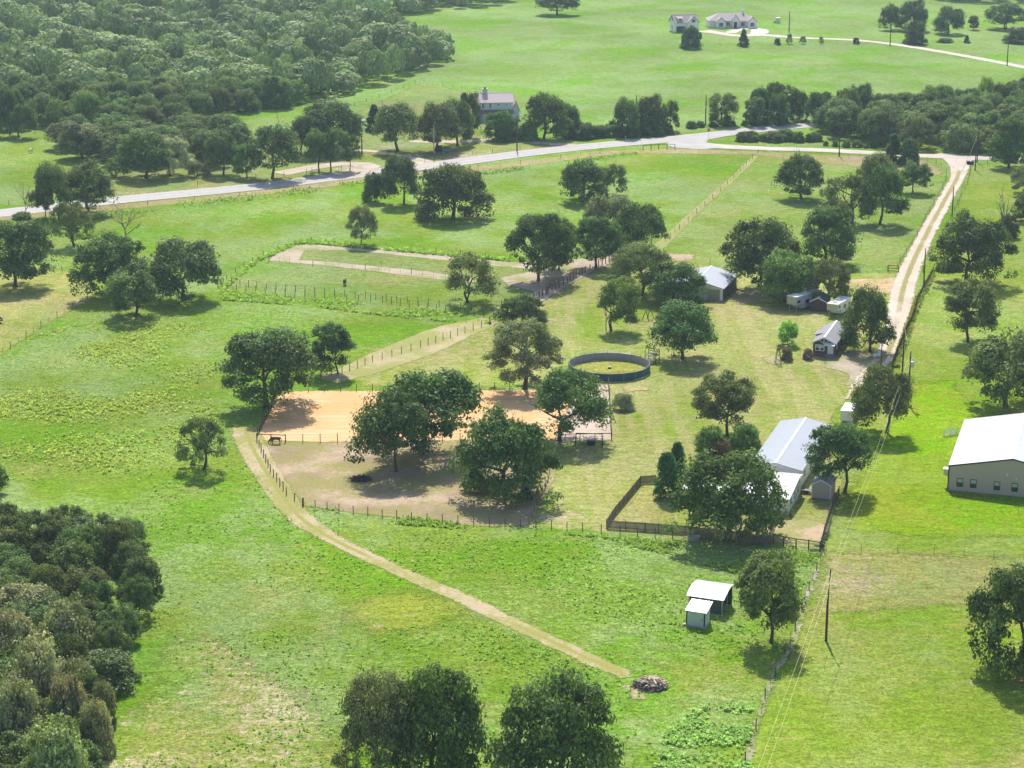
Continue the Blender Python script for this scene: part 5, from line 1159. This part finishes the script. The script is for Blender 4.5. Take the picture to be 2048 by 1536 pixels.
oct_ = [(.46*math.cos(R_(22.5+45*k)), 2.55+.46*math.sin(R_(22.5+45*k))) for k in range(8)]; oct2 = [(p_[0]*1.1, 2.55+(p_[1]-2.55)*1.1) for p_ in oct_]
m_ = MB(); m_.prism(oct2, -.07, -.05); pl = m_.part('sign_plate', WTRIM, t); m_ = MB(); m_.prism(oct_, -.078, -.072); m_.part('red_face', simple('sign_red', (.55, .02, .02), .5, var=.05), pl)
tc = bpy.data.curves.new('lettering', 'FONT'); tc.body = 'STOP'; tc.size = .30; tc.align_x = 'CENTER'; tc.align_y = 'CENTER'; tc.extrude = .002
tc.materials.append(WTRIM); o = bpy.data.objects.new('tmp', tc); C.objects.link(o); dg = bpy.context.evaluated_depsgraph_get(); tm = bpy.data.meshes.new_from_object(o.evaluated_get(dg)); bpy.data.objects.remove(o); link('lettering', tm, pl, loc=(0, -.082, 2.55), rot=(math.pi/2, 0, 0))
t = thing('road_marker', 'short white marker post on the hedge side of the highway', 'marker', P(1251, 280)); m_ = MB(); m_.box((0, 0, .6), (.1, .04, 1.2)); m_.part('post', WTRIM, t); m_ = MB(); m_.box((0, -.03, 1.15), (.3, .02, .3)); m_.part('plate', WTRIM, t)
NAVY = simple('navy_paint', (.02, .035, .12), .5); SKYB = simple('blue_plastic', (.06, .22, .42), .5); BLACK = simple('black_rubber', (.02, .02, .022), .7)
t = thing('dumpster', 'dark blue dumpster in the shade of the roadside oak', 'dumpster', P(878, 303)); m_ = MB(); m_.add([(-.8, -.7, .1), (.8, -.7, .1), (.8, .7, .1), (-.8, .7, .1), (-.9, -.9, 1.5), (.9, -.9, 1.5), (.9, .8, 1.7), (-.9, .8, 1.7)], [(3,2,1,0),(4,5,6,7),(0,1,5,4),(1,2,6,5),(2,3,7,6),(3,0,4,7)]); m_.part('bin', NAVY, t); m_ = MB(); m_.slab([(-.95, -.95, 1.58), (.95, -.95, 1.58), (.95, .85, 1.78), (-.95, .85, 1.78)], .06); m_.part('lid', BLACK, t)
t = thing('blue_play_boat', 'small bright blue plastic tub right of the dark blue dumpster', 'tub', P(892, 305), .4); m_ = MB(); m_.tube([(-1, 0, .3), (-.5, 0, .45), (.6, 0, .5), (1.1, 0, .7)], [.1, .45, .45, .1], 10); m_.part('hull', SKYB, t, True)
t = thing('trailer_bin', 'black open bin with a notched rim at the mouth of the driveway', 'bin', P(1940, 329))
m_ = MB(); m_.add([(-.9, -.6, .1), (.9, -.6, .1), (.9, .6, .1), (-.9, .6, .1), (-1, -.7, 1.15), (0, -.7, .8), (1, -.7, 1.15), (1, .7, 1.15), (0, .7, .8), (-1, .7, 1.15)], [(3,2,1,0),(0,1,6,5,4),(1,2,7,6),(2,3,9,8,7),(3,0,4,9),(4,5,8,9),(5,6,7,8)]); m_.part('bin', BLACK, t)
t = thing('flatbed_trailer', 'end of a dark flatbed trailer at the left edge of the mown field', 'trailer', P(-6, 646), .5)
m_ = MB(); m_.bb((-3.4, -1, .65), (.9, 1, .78)); m_.part('deck', POSTWOOD, t); m_ = MB(); m_.bb((-3.4, -1.05, .55), (.95, -1, .78)); m_.bb((.9, -1, .5), (.97, 1, 1.1)); m_.part('frame', DTRIM, t)
for y in (-1.0, 1.0): m_ = MB(); m_.tube([(-.8, y-.1, .38), (-.8, y+.1, .38)], .38, 14); m_.part('wheel', BLACK, t)

# ================================================================ ROUND PEN
PX, PY, PR = 18.5, 395.2, 7.75
pts_ = [(PX+7.6*math.cos(a), PY+7.6*math.sin(a)) for a in np.linspace(0, 2*math.pi, 40)[:-1]]
sheet('pen_floor', pts_, .014, grass_mat('pen_grass', lime=(.24, .28, .03), sage=(.28, .28, .06), dryness=.7, weed=.2, bare=.5, bumpy=.4, edge=.5), cell=.6, margin=.1, ground=False)
t = thing('round_pen', 'round riding pen walled with blue grey panels, grass growing inside', 'pen', (PX, PY, 0))
OUT = simple('pen_outer_panel', (.022, .085, .115), .55, var=.3, scale=.8, dirt=.15); INN = simple('pen_inner_panel', (.30, .30, .33), .7, var=.2, scale=.8, dirt=.35)
NP = 20; PENST = simple('pen_steel', (.30, .32, .34), .5, metal=.3)
for k in range(NP):
    a0, a1 = 2*math.pi*(k+.012)/NP, 2*math.pi*(k+.988)/NP; m_ = MB()
    for rr, rr2, mi in ((PR, PR+.03, 0), (PR-.035, PR-.005, 1)):
        c0, s0, c1, s1 = math.cos(a0), math.sin(a0), math.cos(a1), math.sin(a1)
        m_.add([(c0*rr, s0*rr, .08), (c1*rr, s1*rr, .08), (c1*rr, s1*rr, 1.5), (c0*rr, s0*rr, 1.5), (c0*rr2, s0*rr2, .08), (c1*rr2, s1*rr2, .08), (c1*rr2, s1*rr2, 1.5), (c0*rr2, s0*rr2, 1.5)],
               [(0,1,2,3),(7,6,5,4),(0,4,5,1),(1,5,6,2),(2,6,7,3),(3,7,4,0)], mi)
    pn = m_.part('panel', [OUT, INN], t)
    m_ = MB(); m_.tube([(math.cos(a0)*PR, math.sin(a0)*PR, 1.54), (math.cos(a1)*PR, math.sin(a1)*PR, 1.54)], .035, 5); m_.tube([(math.cos(a0)*PR, math.sin(a0)*PR, 1.82), (math.cos(a1)*PR, math.sin(a1)*PR, 1.82)], .03, 5); m_.part('top_rail', PENST, pn)
    a = 2*math.pi*k/NP; m_ = MB(); m_.tube([(math.cos(a)*PR, math.sin(a)*PR, 0), (math.cos(a)*PR, math.sin(a)*PR, 1.98)], .042, 6); m_.part('post', PENST, t)
t = thing('viewing_platform', 'weathered wooden steps and railing at the upper right rim of the round pen', 'steps', P(1303, 727), R_(-30))
GREYW = simple('grey_deck_wood', (.30, .27, .26), .85, var=.3)
for k in range(5): m_ = MB(); m_.bb((-.5, -.3*k, 1.25-.25*k), (.7, -.3*k+.28, 1.31-.25*k)); m_.part('step', GREYW, t)
m_ = MB(); m_.bb((-1.6, .28, 1.42), (.8, 1.9, 1.5)); m_.part('deck', GREYW, t)
for x, y in ((-1.55, .3), (.75, .3), (-1.55, 1.85), (.75, 1.85), (-.4, 1.85)): m_ = MB(); m_.box((x, y, 1.2), (.1, .1, 2.4)); m_.part('post', DARKRAIL, t)
for z in (1.95, 2.38): m_ = MB(); m_.bb((-1.6, 1.82, z), (.8, 1.88, z+.1)); m_.bb((.72, .3, z), (.78, 1.82, z+.1)); m_.part('rail', DARKRAIL, t)
t = thing('feeder', 'small brown box feeder standing inside the round pen', 'feeder', P(1219, 738)); m_ = MB(); m_.bb((-.3, -.25, 0), (.3, .25, .4)); m_.part('box', DARKRAIL, t); m_ = MB(); m_.bb((-.33, -.28, .4), (.33, .28, .46)); m_.part('lid', simple('pale_lid', (.5, .42, .34), .8), t)

# ================================================================ YARD THINGS
t = thing('toy_windmill', 'small wooden windmill tower on the lawn left of the cabin', 'windmill', P(1556, 727), .1)
for sx in (-1, 1):
    for sy in (-1, 1): m_ = MB(); m_.tube([(sx*.62, sy*.5, 0), (sx*.2, sy*.18, 2.9)], .055, 4); m_.part('leg', DARKRAIL, t)
for z0_, z1_, a, c in ((.15, 1.1, .6, .46), (1.1, 2.0, .46, .33), (2.0, 2.8, .33, .22)):
    m_ = MB()
    for sy in (-1, 1): m_.tube([(-a, sy*a*.8, z0_), (c, sy*c*.8, z1_)], .03, 4); m_.tube([(a, sy*a*.8, z0_), (-c, sy*c*.8, z1_)], .03, 4)
    m_.part('brace', DARKRAIL, t)
m_ = MB(); m_.box((0, 0, 3.0), (.4, .4, .25)); m_.part('head', DARKRAIL, t)
for k in range(8): m_ = MB(); a = k*math.pi/4; m_.box((.42*math.cos(a)-.05, -.28, 3.2+.42*math.sin(a)), (.5, .02, .12), ry=-a); m_.part('blade', DARKRAIL, t)
m_ = MB(); m_.bb((.0, .2, 3.1), (.05, .95, 3.4)); m_.part('tail', DARKRAIL, t)
def swing(label, loc, rz, wid, h, seats=2, ladder=False):
    t = thing('swing_set', label, 'swing set', loc, rz)
    for sx in (-1, 1):
        for sy in (-1, 1): m_ = MB(); m_.tube([(sx*(wid/2+.1), sy*h*.38, 0), (sx*wid/2, 0, h)], .07, 5); m_.part('leg', DARKRAIL, t)
    m_ = MB(); m_.tube([(-wid/2, 0, h), (wid/2, 0, h)], .08, 5); m_.part('crossbeam', DARKRAIL, t)
    for k in range(seats):
        x = -wid/2+wid*(k+1)/(seats+1); m_ = MB(); m_.tube([(x-.22, 0, h), (x-.22, 0, .5)], .02, 4); m_.tube([(x+.22, 0, h), (x+.22, 0, .5)], .02, 4); m_.part('chain', WIRE, t); m_ = MB(); m_.box((x, 0, .48), (.5, .2, .05)); m_.part('seat', BLACK, t)
    if ladder:
        for k in range(4): m_ = MB(); m_.bb((wid/2-.25, -h*.3+.1*k, .6+.42*k), (wid/2+.35, -h*.3+.06+.1*k, .68+.42*k)); m_.part('rung', DARKRAIL, t)
swing('wooden swing frame with a ladder end at the lower right corner of the sand arena', P(1178, 892), R_(-6), 4.4, 2.2, 2, True)
swing('small dark A shaped swing frame on the lawn above the round pen', P(1296, 640), R_(60), 2.2, 2.2, 1)
t = thing('black_crate', 'black crate in the shade under the wooden swing frame', 'crate', P(1182, 890), 0); m_ = MB(); m_.bb((-.65, -.35, 0), (.65, .35, .75)); m_.part('box', BLACK, t); m_ = MB(); m_.bb((-.7, -.4, .75), (.7, .4, .82)); m_.part('lid', NAVY, t)
t = thing('stock_tank', 'galvanised oval water trough at the board fence under the large oak', 'trough', P(1387, 1080), .1)
m_ = MB(); n = 16; rg = [[(r_*math.cos(2*math.pi*k/n)*.95, r_*math.sin(2*math.pi*k/n)*.5, z) for k in range(n)] for r_, z in ((.95, 0), (1, .6), (.94, .6), (.9, .3))]
m_.add([v for r_ in rg for v in r_], [tuple(range(n))[::-1]]+[(j*n+k, j*n+(k+1) % n, (j+1)*n+(k+1) % n, (j+1)*n+k) for j in range(3) for k in range(n)]+[tuple(3*n+k for k in range(n))]); m_.part('tub', GALV, t)
# parked utility vehicle
t = thing('utility_vehicle', 'dark green utility vehicle parked in shade under the wide paddock oak', 'utility vehicle', P(1052, 996), R_(8))
GRN = simple('dark_green_paint', (.03, .055, .05), .45)
m_ = MB(); m_.add([(-.75, -1.3, .4), (.75, -1.3, .4), (.75, 1.3, .4), (-.75, 1.3, .4), (-.7, -1.25, .8), (.7, -1.25, .8), (.72, -.4, 1.0), (-.72, -.4, 1.0), (.72, 1.3, 1.0), (-.72, 1.3, 1.0)], [(3,2,1,0),(0,1,5,4),(4,5,6,7),(7,6,8,9),(1,2,8,6,5),(3,0,4,7,9),(2,3,9,8)]); bd = m_.part('body', GRN, t)
for sx in (-.35, .35): m_ = MB(); m_.tube([(sx-.1, -1.31, .66), (sx+.1, -1.31, .66)], .09, 8); m_.part('headlight', WTRIM, bd)
m_ = MB(); m_.slab([(-.68, -.5, 1.95), (.68, -.5, 1.95), (.68, .8, 1.98), (-.68, .8, 1.98)], .07); m_.part('canopy', simple('canopy_grey', (.25, .30, .33), .4), t)
for x in (-.66, .66):
    for y in (-.48, .76): m_ = MB(); m_.tube([(x, y, .95), (x*.98, y*.95, 1.92)], .03, 5); m_.part('roll_bar', DTRIM, t)
m_ = MB(); m_.bb((-.6, .1, .95), (.6, .55, 1.15)); m_.bb((-.6, .5, 1.15), (.6, .62, 1.55)); m_.part('seat', BLACK, t)
for x in (-.72, .72):
    for y in (-.85, .85): m_ = MB(); m_.tube([(x-.14, y, .33), (x+.14, y, .33)], .33, 14); wv = m_.part('wheel', BLACK, t); m_ = MB(); m_.tube([(x-.15, y, .33), (x+.15, y, .33)], .15, 8); m_.part('rim', GALV, wv)
# piles
def sticks(name, label, cat, xb, yb, rx, ry, h, n, ln, r, mats, seed, flat=.4):
    rnd = random.Random(seed); t = thing(name, label, cat, P(xb, yb))
    for nm, mat, share in mats:
        m_ = MB()
        for _ in range(int(n*share)):
            a = rnd.uniform(0, 6.28); q = rnd.uniform(0, 1)**.5; x, y = rx*q*math.cos(a), ry*q*math.sin(a); z = h*(1-q*q)*rnd.uniform(.3, 1); b_ = rnd.uniform(0, 6.28); l = ln*rnd.uniform(.5, 1.2); e = rnd.uniform(-flat, flat)
            d = Vector((math.cos(b_)*math.cos(e), math.sin(b_)*math.cos(e), math.sin(e)))*l/2; c = Vector((x, y, z+r))
            p0, p1 = c-d, c+d; p0.z = max(p0.z, r*.6); p1.z = max(p1.z, r*.6); m_.tube([p0, (p0+p1)/2+Vector((rnd.uniform(-.06, .06), rnd.uniform(-.06, .06), .02)), p1], [r*rnd.uniform(.6, 1.2)]*3, 5)
        m_.part(nm, mat, t, kind='stuff')
    return t
PALEW = simple('split_pale_wood', (.66, .52, .40), .85, var=.35, scale=2); DKW = simple('dark_brushwood', (.085, .065, .060), .9, var=.4)
t = sticks('wood_pile', 'pile of pale split logs and dark brush at the end of the mown track', 'wood pile', 1300, 1372, 2.1, 1.9, .7, 150, 1.2, .06, [('brush', DKW, 1.1), ('twigs', simple('grey_twigs', (.22, .19, .17), .9), .7)], 3)
rnd = random.Random(4); lm = []
for k in range(3):
    m_ = MB(); m_.tube([(-.8, 0, 0), (-.2, .03*k, .02), (.8, 0, 0)], [.10, .11, .09], 7); lm.append(m_.mesh('log', PALEW))
for k in range(85):
    a = rnd.uniform(0, 6.28); q = rnd.uniform(0, 1)**.5; s = rnd.uniform(.35, 1.15)
    link('log', lm[k % 3], t, loc=(.25+1.5*q*math.cos(a), 1.25*q*math.sin(a), .30+.75*(1-q*q)), rot=(0, rnd.uniform(-.35, .35), rnd.uniform(0, 3.14)), scale=(s, s, s))
sticks('brush_pile', 'low pile of dark cut brush in the dirt paddock', 'brush pile', 722, 960, 1.6, 1.3, .7, 260, 1.3, .03, [('brush', DKW, 1)], 6, .6)
sticks('debris_heap', 'reddish scrap timber lying right of the parked utility vehicle', 'scrap heap', 1073, 992, .9, .9, .3, 22, .9, .05, [('timber', simple('reddish_timber', (.32, .20, .17), .85), 1)], 8, .3)
sticks('branch_litter', 'small heap of pale branches below the three left oaks', 'branches', 205, 590, 1.6, 1.2, .9, 90, 1.3, .035, [('branch', simple('pinkish_dead_branch', (.42, .30, .25), .9), 1)], 9, .7)
t = thing('fire_pit', 'oval ring of pale stones on the mown grass by the lower fence', 'fire pit', P(1093, 1037)); rnd = random.Random(2)
STONE = simple('pale_stone', (.50, .43, .37), .9, var=.3, scale=4); sm = []
for k in range(3):
    bm = bmesh.new(); bmesh.ops.create_icosphere(bm, subdivisions=1, radius=1)
    for v in bm.verts: v.co *= rnd.uniform(.75, 1.15)
    me = bpy.data.meshes.new('stone'); bm.to_mesh(me); bm.free(); me.materials.append(STONE); sm.append(me)
for k in range(60):
    a = rnd.uniform(0, 6.28); q = rnd.uniform(.35, 1); s = rnd.uniform(.08, .2); link('stone', sm[k % 3], t, loc=(1.15*q*math.cos(a), 1.3*q*math.sin(a), s*.4), scale=(s*1.3, s, s*.7), rot=(0, 0, a))
t = thing('old_tyre', 'rusty brown ring lying on bare ground under the big right edge tree', 'ring', P(2040, 1362)); m_ = MB(); m_.tube([(.55*math.cos(k*.4), .55*math.sin(k*.4), .1) for k in range(17)], .1, 6, cap=False); m_.part('ring', simple('rusty_iron', (.25, .13, .08), .85), t)
t = thing('flag_post', 'thin curved dark rod standing in the lawn below the big metal building', 'rod', P(2036, 1027)); m_ = MB(); m_.tube([(0, 0, 0), (0, 0, 1.0), (.02, 0, 1.15)], .03, 5); m_.part('rod', DTRIM, t)

# ================================================================ HORSES
def horse_mesh(graze=True):
    bm = bmesh.new(); J = {}; E = []; Rr = {}
    def j(n, x, y, z, rx, ry=None): J[n] = bm.verts.new((x, y, z)); Rr[n] = (rx, ry or rx)
    def e(a, b_): bm.edges.new((J[a], J[b_]))
    j('hip', -.62, 0, 1.18, .27); j('belly', -.1, 0, 1.12, .29, .27); j('chest', .42, 0, 1.15, .27); j('croup', -.85, 0, 1.14, .17)
    if graze: j('neck', .78, 0, 1.02, .14, .17); j('neck2', 1.05, 0, .68, .10, .13); j('poll', 1.22, 0, .42, .085, .11); j('muzzle', 1.30, 0, .14, .06, .07)
    else: j('neck', .72, 0, 1.42, .14, .18); j('neck2', .92, 0, 1.72, .10, .13); j('poll', 1.08, 0, 1.84, .085, .11); j('muzzle', 1.42, 0, 1.62, .06, .07)
    j('tail', -1.02, 0, 1.02, .05); j('tail2', -1.10, 0, .65, .06); j('tail3', -1.12, 0, .45, .02)
    for a, b_ in (('croup', 'hip'), ('hip', 'belly'), ('belly', 'chest'), ('chest', 'neck'), ('neck', 'neck2'), ('neck2', 'poll'), ('poll', 'muzzle'), ('croup', 'tail'), ('tail', 'tail2'), ('tail2', 'tail3')): e(a, b_)
    for s, o in ((-1, 0), (1, .1)):
        q = f'f{s}'; j(q+'a', .45+o, s*.15, .84, .105); j(q+'b', .48+o, s*.15, .50, .055); j(q+'c', .46+o, s*.15, .12, .038); j(q+'d', .50+o, s*.15, .03, .06)
        e('chest', q+'a'); e(q+'a', q+'b'); e(q+'b', q+'c'); e(q+'c', q+'d')
        q = f'h{s}'; j(q+'a', -.62-o, s*.15, .86, .14); j(q+'b', -.78-o, s*.15, .52, .06); j(q+'c', -.72-o, s*.15, .12, .04); j(q+'d', -.68-o, s*.15, .03, .06)
        e('hip', q+'a'); e(q+'a', q+'b'); e(q+'b', q+'c'); e(q+'c', q+'d')
    for s in (-1, 1):
        k = f'ear{s}'; pz = J['poll'].co; j(k, pz.x-.05, s*.07, pz.z+.13, .02); e('poll', k)
    bm.verts.index_update(); names = list(J)
    me = bpy.data.meshes.new('horse_body'); bm.to_mesh(me); bm.free()
    o = bpy.data.objects.new('tmp', me); C.objects.link(o); md = o.modifiers.new('s', 'SKIN'); sv = me.skin_vertices[0].data
    for i, n_ in enumerate(names): sv[i].radius = tuple(q*(1.28 if n_ in ('hip', 'belly', 'chest', 'croup') else 1.22) for q in Rr[n_]); sv[i].use_root = (n_ == 'hip')
    o.modifiers.new('u', 'SUBSURF').levels = 1
    dg = bpy.context.evaluated_depsgraph_get(); dg.update(); m2 = bpy.data.meshes.new_from_object(o.evaluated_get(dg)); bpy.data.objects.remove(o); m2.name = 'horse_body'
    m2.polygons.foreach_set('use_smooth', [True]*len(m2.polygons)); return m2
def hide_mat(name, c1, c2=None):
    b = NB(name); c = b.mul(c1, b.math('ADD', b.math('MULTIPLY', b.noise(3, 3, vec=b.pos(True)), .5), .75))
    if c2: c = b.mix(b.step(b.noise(1.6, 1, vec=b.pos(True)), .50, .54), c, c2)
    return b.end(b.bsdf(c, .55, spec=.3))
HB = hide_mat('dark_bay_hide', (.045, .022, .015)); HK = hide_mat('black_white_hide', (.02, .02, .022), (.6, .58, .55)); HC = hide_mat('brown_hide', (.07, .038, .02)); HW = hide_mat('white_hide', (.62, .58, .52))
hm = {True: horse_mesh(True), False: horse_mesh(False)}
def horse(label, xb, yb, rz, mat, graze, s=1.0, name='horse'):
    t = thing(name, label, 'horse' if name == 'horse' else 'cow', P(xb, yb), rz, 'horses' if name == 'horse' else None)
    me = hm[graze].copy(); me.materials.clear(); me.materials.append(mat); link('body', me, t, scale=(s, s, s))
    m_ = MB()
    pts_ = [(.5, 1.42), (.78, 1.2), (1.05, .85), (1.22, .55)] if graze else [(.5, 1.45), (.66, 1.62), (.86, 1.9), (1.02, 1.98)]
    for a, c in zip(pts_[:-1], pts_[1:]): m_.tube([(a[0]*s, 0, a[1]*s), (c[0]*s, 0, c[1]*s)], .05*s, 5)
    if name == 'horse': m_.part('mane', BLACK, t)
horse('dark brown horse grazing at the left corner of the dirt paddock', 551, 888, R_(176), HB, True, .95)
horse('dark horse standing in the shade beside the trunk at the arena corner', 528, 818, R_(100), HB, False)
horse('brown horse seen from behind, alone in the middle paddock', 690, 570, R_(85), HC, True, 1.05)
horse('black and white horse left of the trunk of the spreading paddock oak', 833, 908, R_(200), HK, True)
horse('black horse right of the trunk of the spreading paddock oak', 853, 911, R_(-60), HK, False, .9)
horse('pale cow standing in the field at the upper left', 62, 306, R_(60), HW, False, .9, name='cow')
horse('dark animal standing in the shade under the big right edge tree', 2034, 1335, R_(30), HB, True, .8)

# ================================================================ WEEDS AND GRASS TUFTS
def tufts(name, label, regions, n, col, size, blades, seed, leaf=False, mask=None, tall=1.0):
    """leafy weeds or grass tufts: every one a few upright and spreading blades, all in one mesh"""
    rng = np.random.default_rng(seed); XY = []
    for poly, share in regions:
        g = [tuple(P(x, y).xy) for x, y in poly]; xs = [p[0] for p in g]; ys = [p[1] for p in g]; k = 0; tries = 0
        while k < n*share and tries < n*40:
            x, y = rng.uniform(min(xs), max(xs)), rng.uniform(min(ys), max(ys)); tries += 1
            if not inpoly(x, y, g): continue
            if mask and noise.noise(Vector((x*mask[0], y*mask[0], seed)))+rng.normal(0, .12) < mask[1]: continue
            XY.append((x, y)); k += 1
    XY = np.array(XY)
    if len(XY): dd = np.min(np.hypot(XY[:, None, 0]-TRK[None, :, 0], XY[:, None, 1]-TRK[None, :, 1]), 1); XY = XY[dd > rng.uniform(1.2, 2.2, len(XY))]
    m = len(XY); s = size*rng.uniform(.5, 1.4, m)
    az = rng.uniform(0, 6.283, (m, blades)); el = rng.uniform(.25 if leaf else .6, 1.35, (m, blades)); ln = s[:, None]*rng.uniform(.6, 1.1, (m, blades))
    dx, dy, dz = np.cos(az)*np.cos(el)*ln, np.sin(az)*np.cos(el)*ln, np.sin(el)*ln*tall; wd = ln*(.30 if leaf else .16)
    bx = XY[:, 0:1]+rng.normal(0, .15, (m, blades))*s[:, None]; by = XY[:, 1:2]+rng.normal(0, .15, (m, blades))*s[:, None]; bz = rng.uniform(0, .5 if leaf else 0.05, (m, blades))*s[:, None]*tall
    px_, py_ = -np.sin(az)*wd, np.cos(az)*wd
    V = np.stack([np.stack([bx, by, bz], -1), np.stack([bx+dx*.55+px_, by+dy*.55+py_, bz+dz*.6], -1), np.stack([bx+dx, by+dy, bz+dz*.85], -1), np.stack([bx+dx*.55-px_, by+dy*.55-py_, bz+dz*.6], -1)], 2).reshape(-1, 3)
    me = npmesh(name, V, np.arange(len(V)).reshape(-1, 4), WEED)
    tn = np.repeat(np.repeat(rng.uniform(.75, 1.25, m), blades)*rng.uniform(.8, 1.2, m*blades), 4)
    at = me.attributes.new('tone', 'FLOAT', 'POINT'); at.data.foreach_set('value', tn.astype(np.float32))
    o = link(name, me, color=col); props(o, kind='stuff', label=label); return o
TRK = np.array([P(x, y).xy for x, y in np.concatenate([np.linspace(a, b_, 14) for a, b_ in zip([(490,855),(500,885),(530,940),(590,1025),(650,1070),(700,1096),(810,1148),(920,1195),(1010,1240),(1080,1272),(1160,1310),(1225,1338)], [(500,885),(530,940),(590,1025),(650,1070),(700,1096),(810,1148),(920,1195),(1010,1240),(1080,1272),(1160,1310),(1225,1338),(1250,1350)])])])
WEED = leaf_mat('weed_leaf', .35, .25, .6)
tufts('weeds', 'leafy green weeds dotted over the near pasture', [([(600,1040),(1200,1075),(1640,1110),(1560,1340),(1480,1540),(1000,1330),(760,1130)], .5), ([(200,1030),(480,880),(760,1150),(1240,1360),(1500,1540),(200,1540)], .5)], 3800, (0.160, 0.247, 0.046), .30, 9, 21, True, (.06, .02))
tufts('weeds', 'pale leafy weed patch in the lower right corner of the near pasture', [([(1330,1470),(1400,1410),(1505,1400),(1500,1570),(1280,1570)], 1)], 1000, (0.20, 0.26, 0.13), .40, 12, 22, True, (.22, .02))
tufts('weeds', 'pale weed drifts across the left pasture', [([(-40,700),(180,640),(420,650),(440,900),(250,980),(-40,960)], 1)], 5200, (0.246, 0.290, 0.085), .38, 9, 23, True, (.05, .12))
tufts('weeds', 'green weeds growing along the lower fence below the garden', [([(620,1012),(1000,1056),(1500,1098),(1640,1110),(1600,1180),(1480,1150),(1200,1075),(640,1040)], 1)], 2300, (0.17, 0.25, 0.06), .32, 9, 24, True, (.12, -.05))
tufts('grass_tufts', 'coarse grass tufts over the near pasture', [([(300,960),(480,880),(760,1150),(1240,1360),(1200,1560),(200,1560)], .55), ([(640,1050),(1500,1110),(1640,1120),(1480,1540),(1000,1330)], .45)], 26000, (0.156, 0.226, 0.017), .26, 5, 25, tall=.55)
tufts('grass_tufts', 'grass tufts over the left pasture', [([(-40,720),(180,610),(430,600),(720,640),(620,760),(430,800),(470,880),(300,960),(-40,960)], 1)], 20000, (0.166, 0.230, 0.019), .30, 4, 26, tall=.55)
tufts('grass_tufts', 'grass tufts in the lower right field', [([(1650,1110),(2060,1120),(2060,1560),(1500,1560),(1560,1380)], 1)], 12000, (0.180, 0.221, 0.019), .2, 4, 27, tall=.55)
tufts('weeds', 'rank growth along the near side of the highway', [([(0,446),(480,392),(730,362),(730,374),(480,404),(0,462)], .6), ([(735,370),(1000,338),(1290,303),(1280,308),(1000,346),(735,380)], .4)], 900, (0.15, 0.19, 0.05), .5, 8, 28, True, (.08, -.02))
tufts('weeds', 'weeds along the fence of the oval track', [([(440,575),(520,515),(600,480),(640,484),(1020,518),(1020,524),(640,490),(600,488),(520,522),(445,583)], 1)], 1400, (0.189, 0.273, 0.058), .55, 8, 29, True)
tufts('weeds', 'weedy green strip along the parallel fences', [([(440,580),(670,602),(900,625),(990,640),(980,648),(840,640),(600,612),(440,600)], 1)], 1500, (0.189, 0.282, 0.065), .45, 8, 30, True, (.1, -.1))
tufts('weeds', 'brush growing through the dense fence right of the driveway', [([(1864,545),(1870,550),(1842,604),(1820,668),(1795,735),(1785,735),(1805,668),(1832,600)], 1)], 900, (0.152, 0.179, 0.046), .6, 8, 31, True)
print('TRIS', sum(len(m.polygons)*2 for m in bpy.data.meshes))
# ================================================================ HAZE
hz = MB(); hz.bb((-2700, -500, -1.5), (2700, 4300, 140))
b = NB('haze_air'); pv = b.n('VolumePrincipled'); pv.inputs['Color'].default_value = (.66, .84, 1, 1); pv.inputs['Density'].default_value = .00010
pv.inputs['Anisotropy'].default_value = .2
b.lk(pv.outputs[0], b.out.inputs['Volume'])
props(link('haze', hz.mesh('haze', b.m)), kind='stuff', label='thin summer haze over the land')
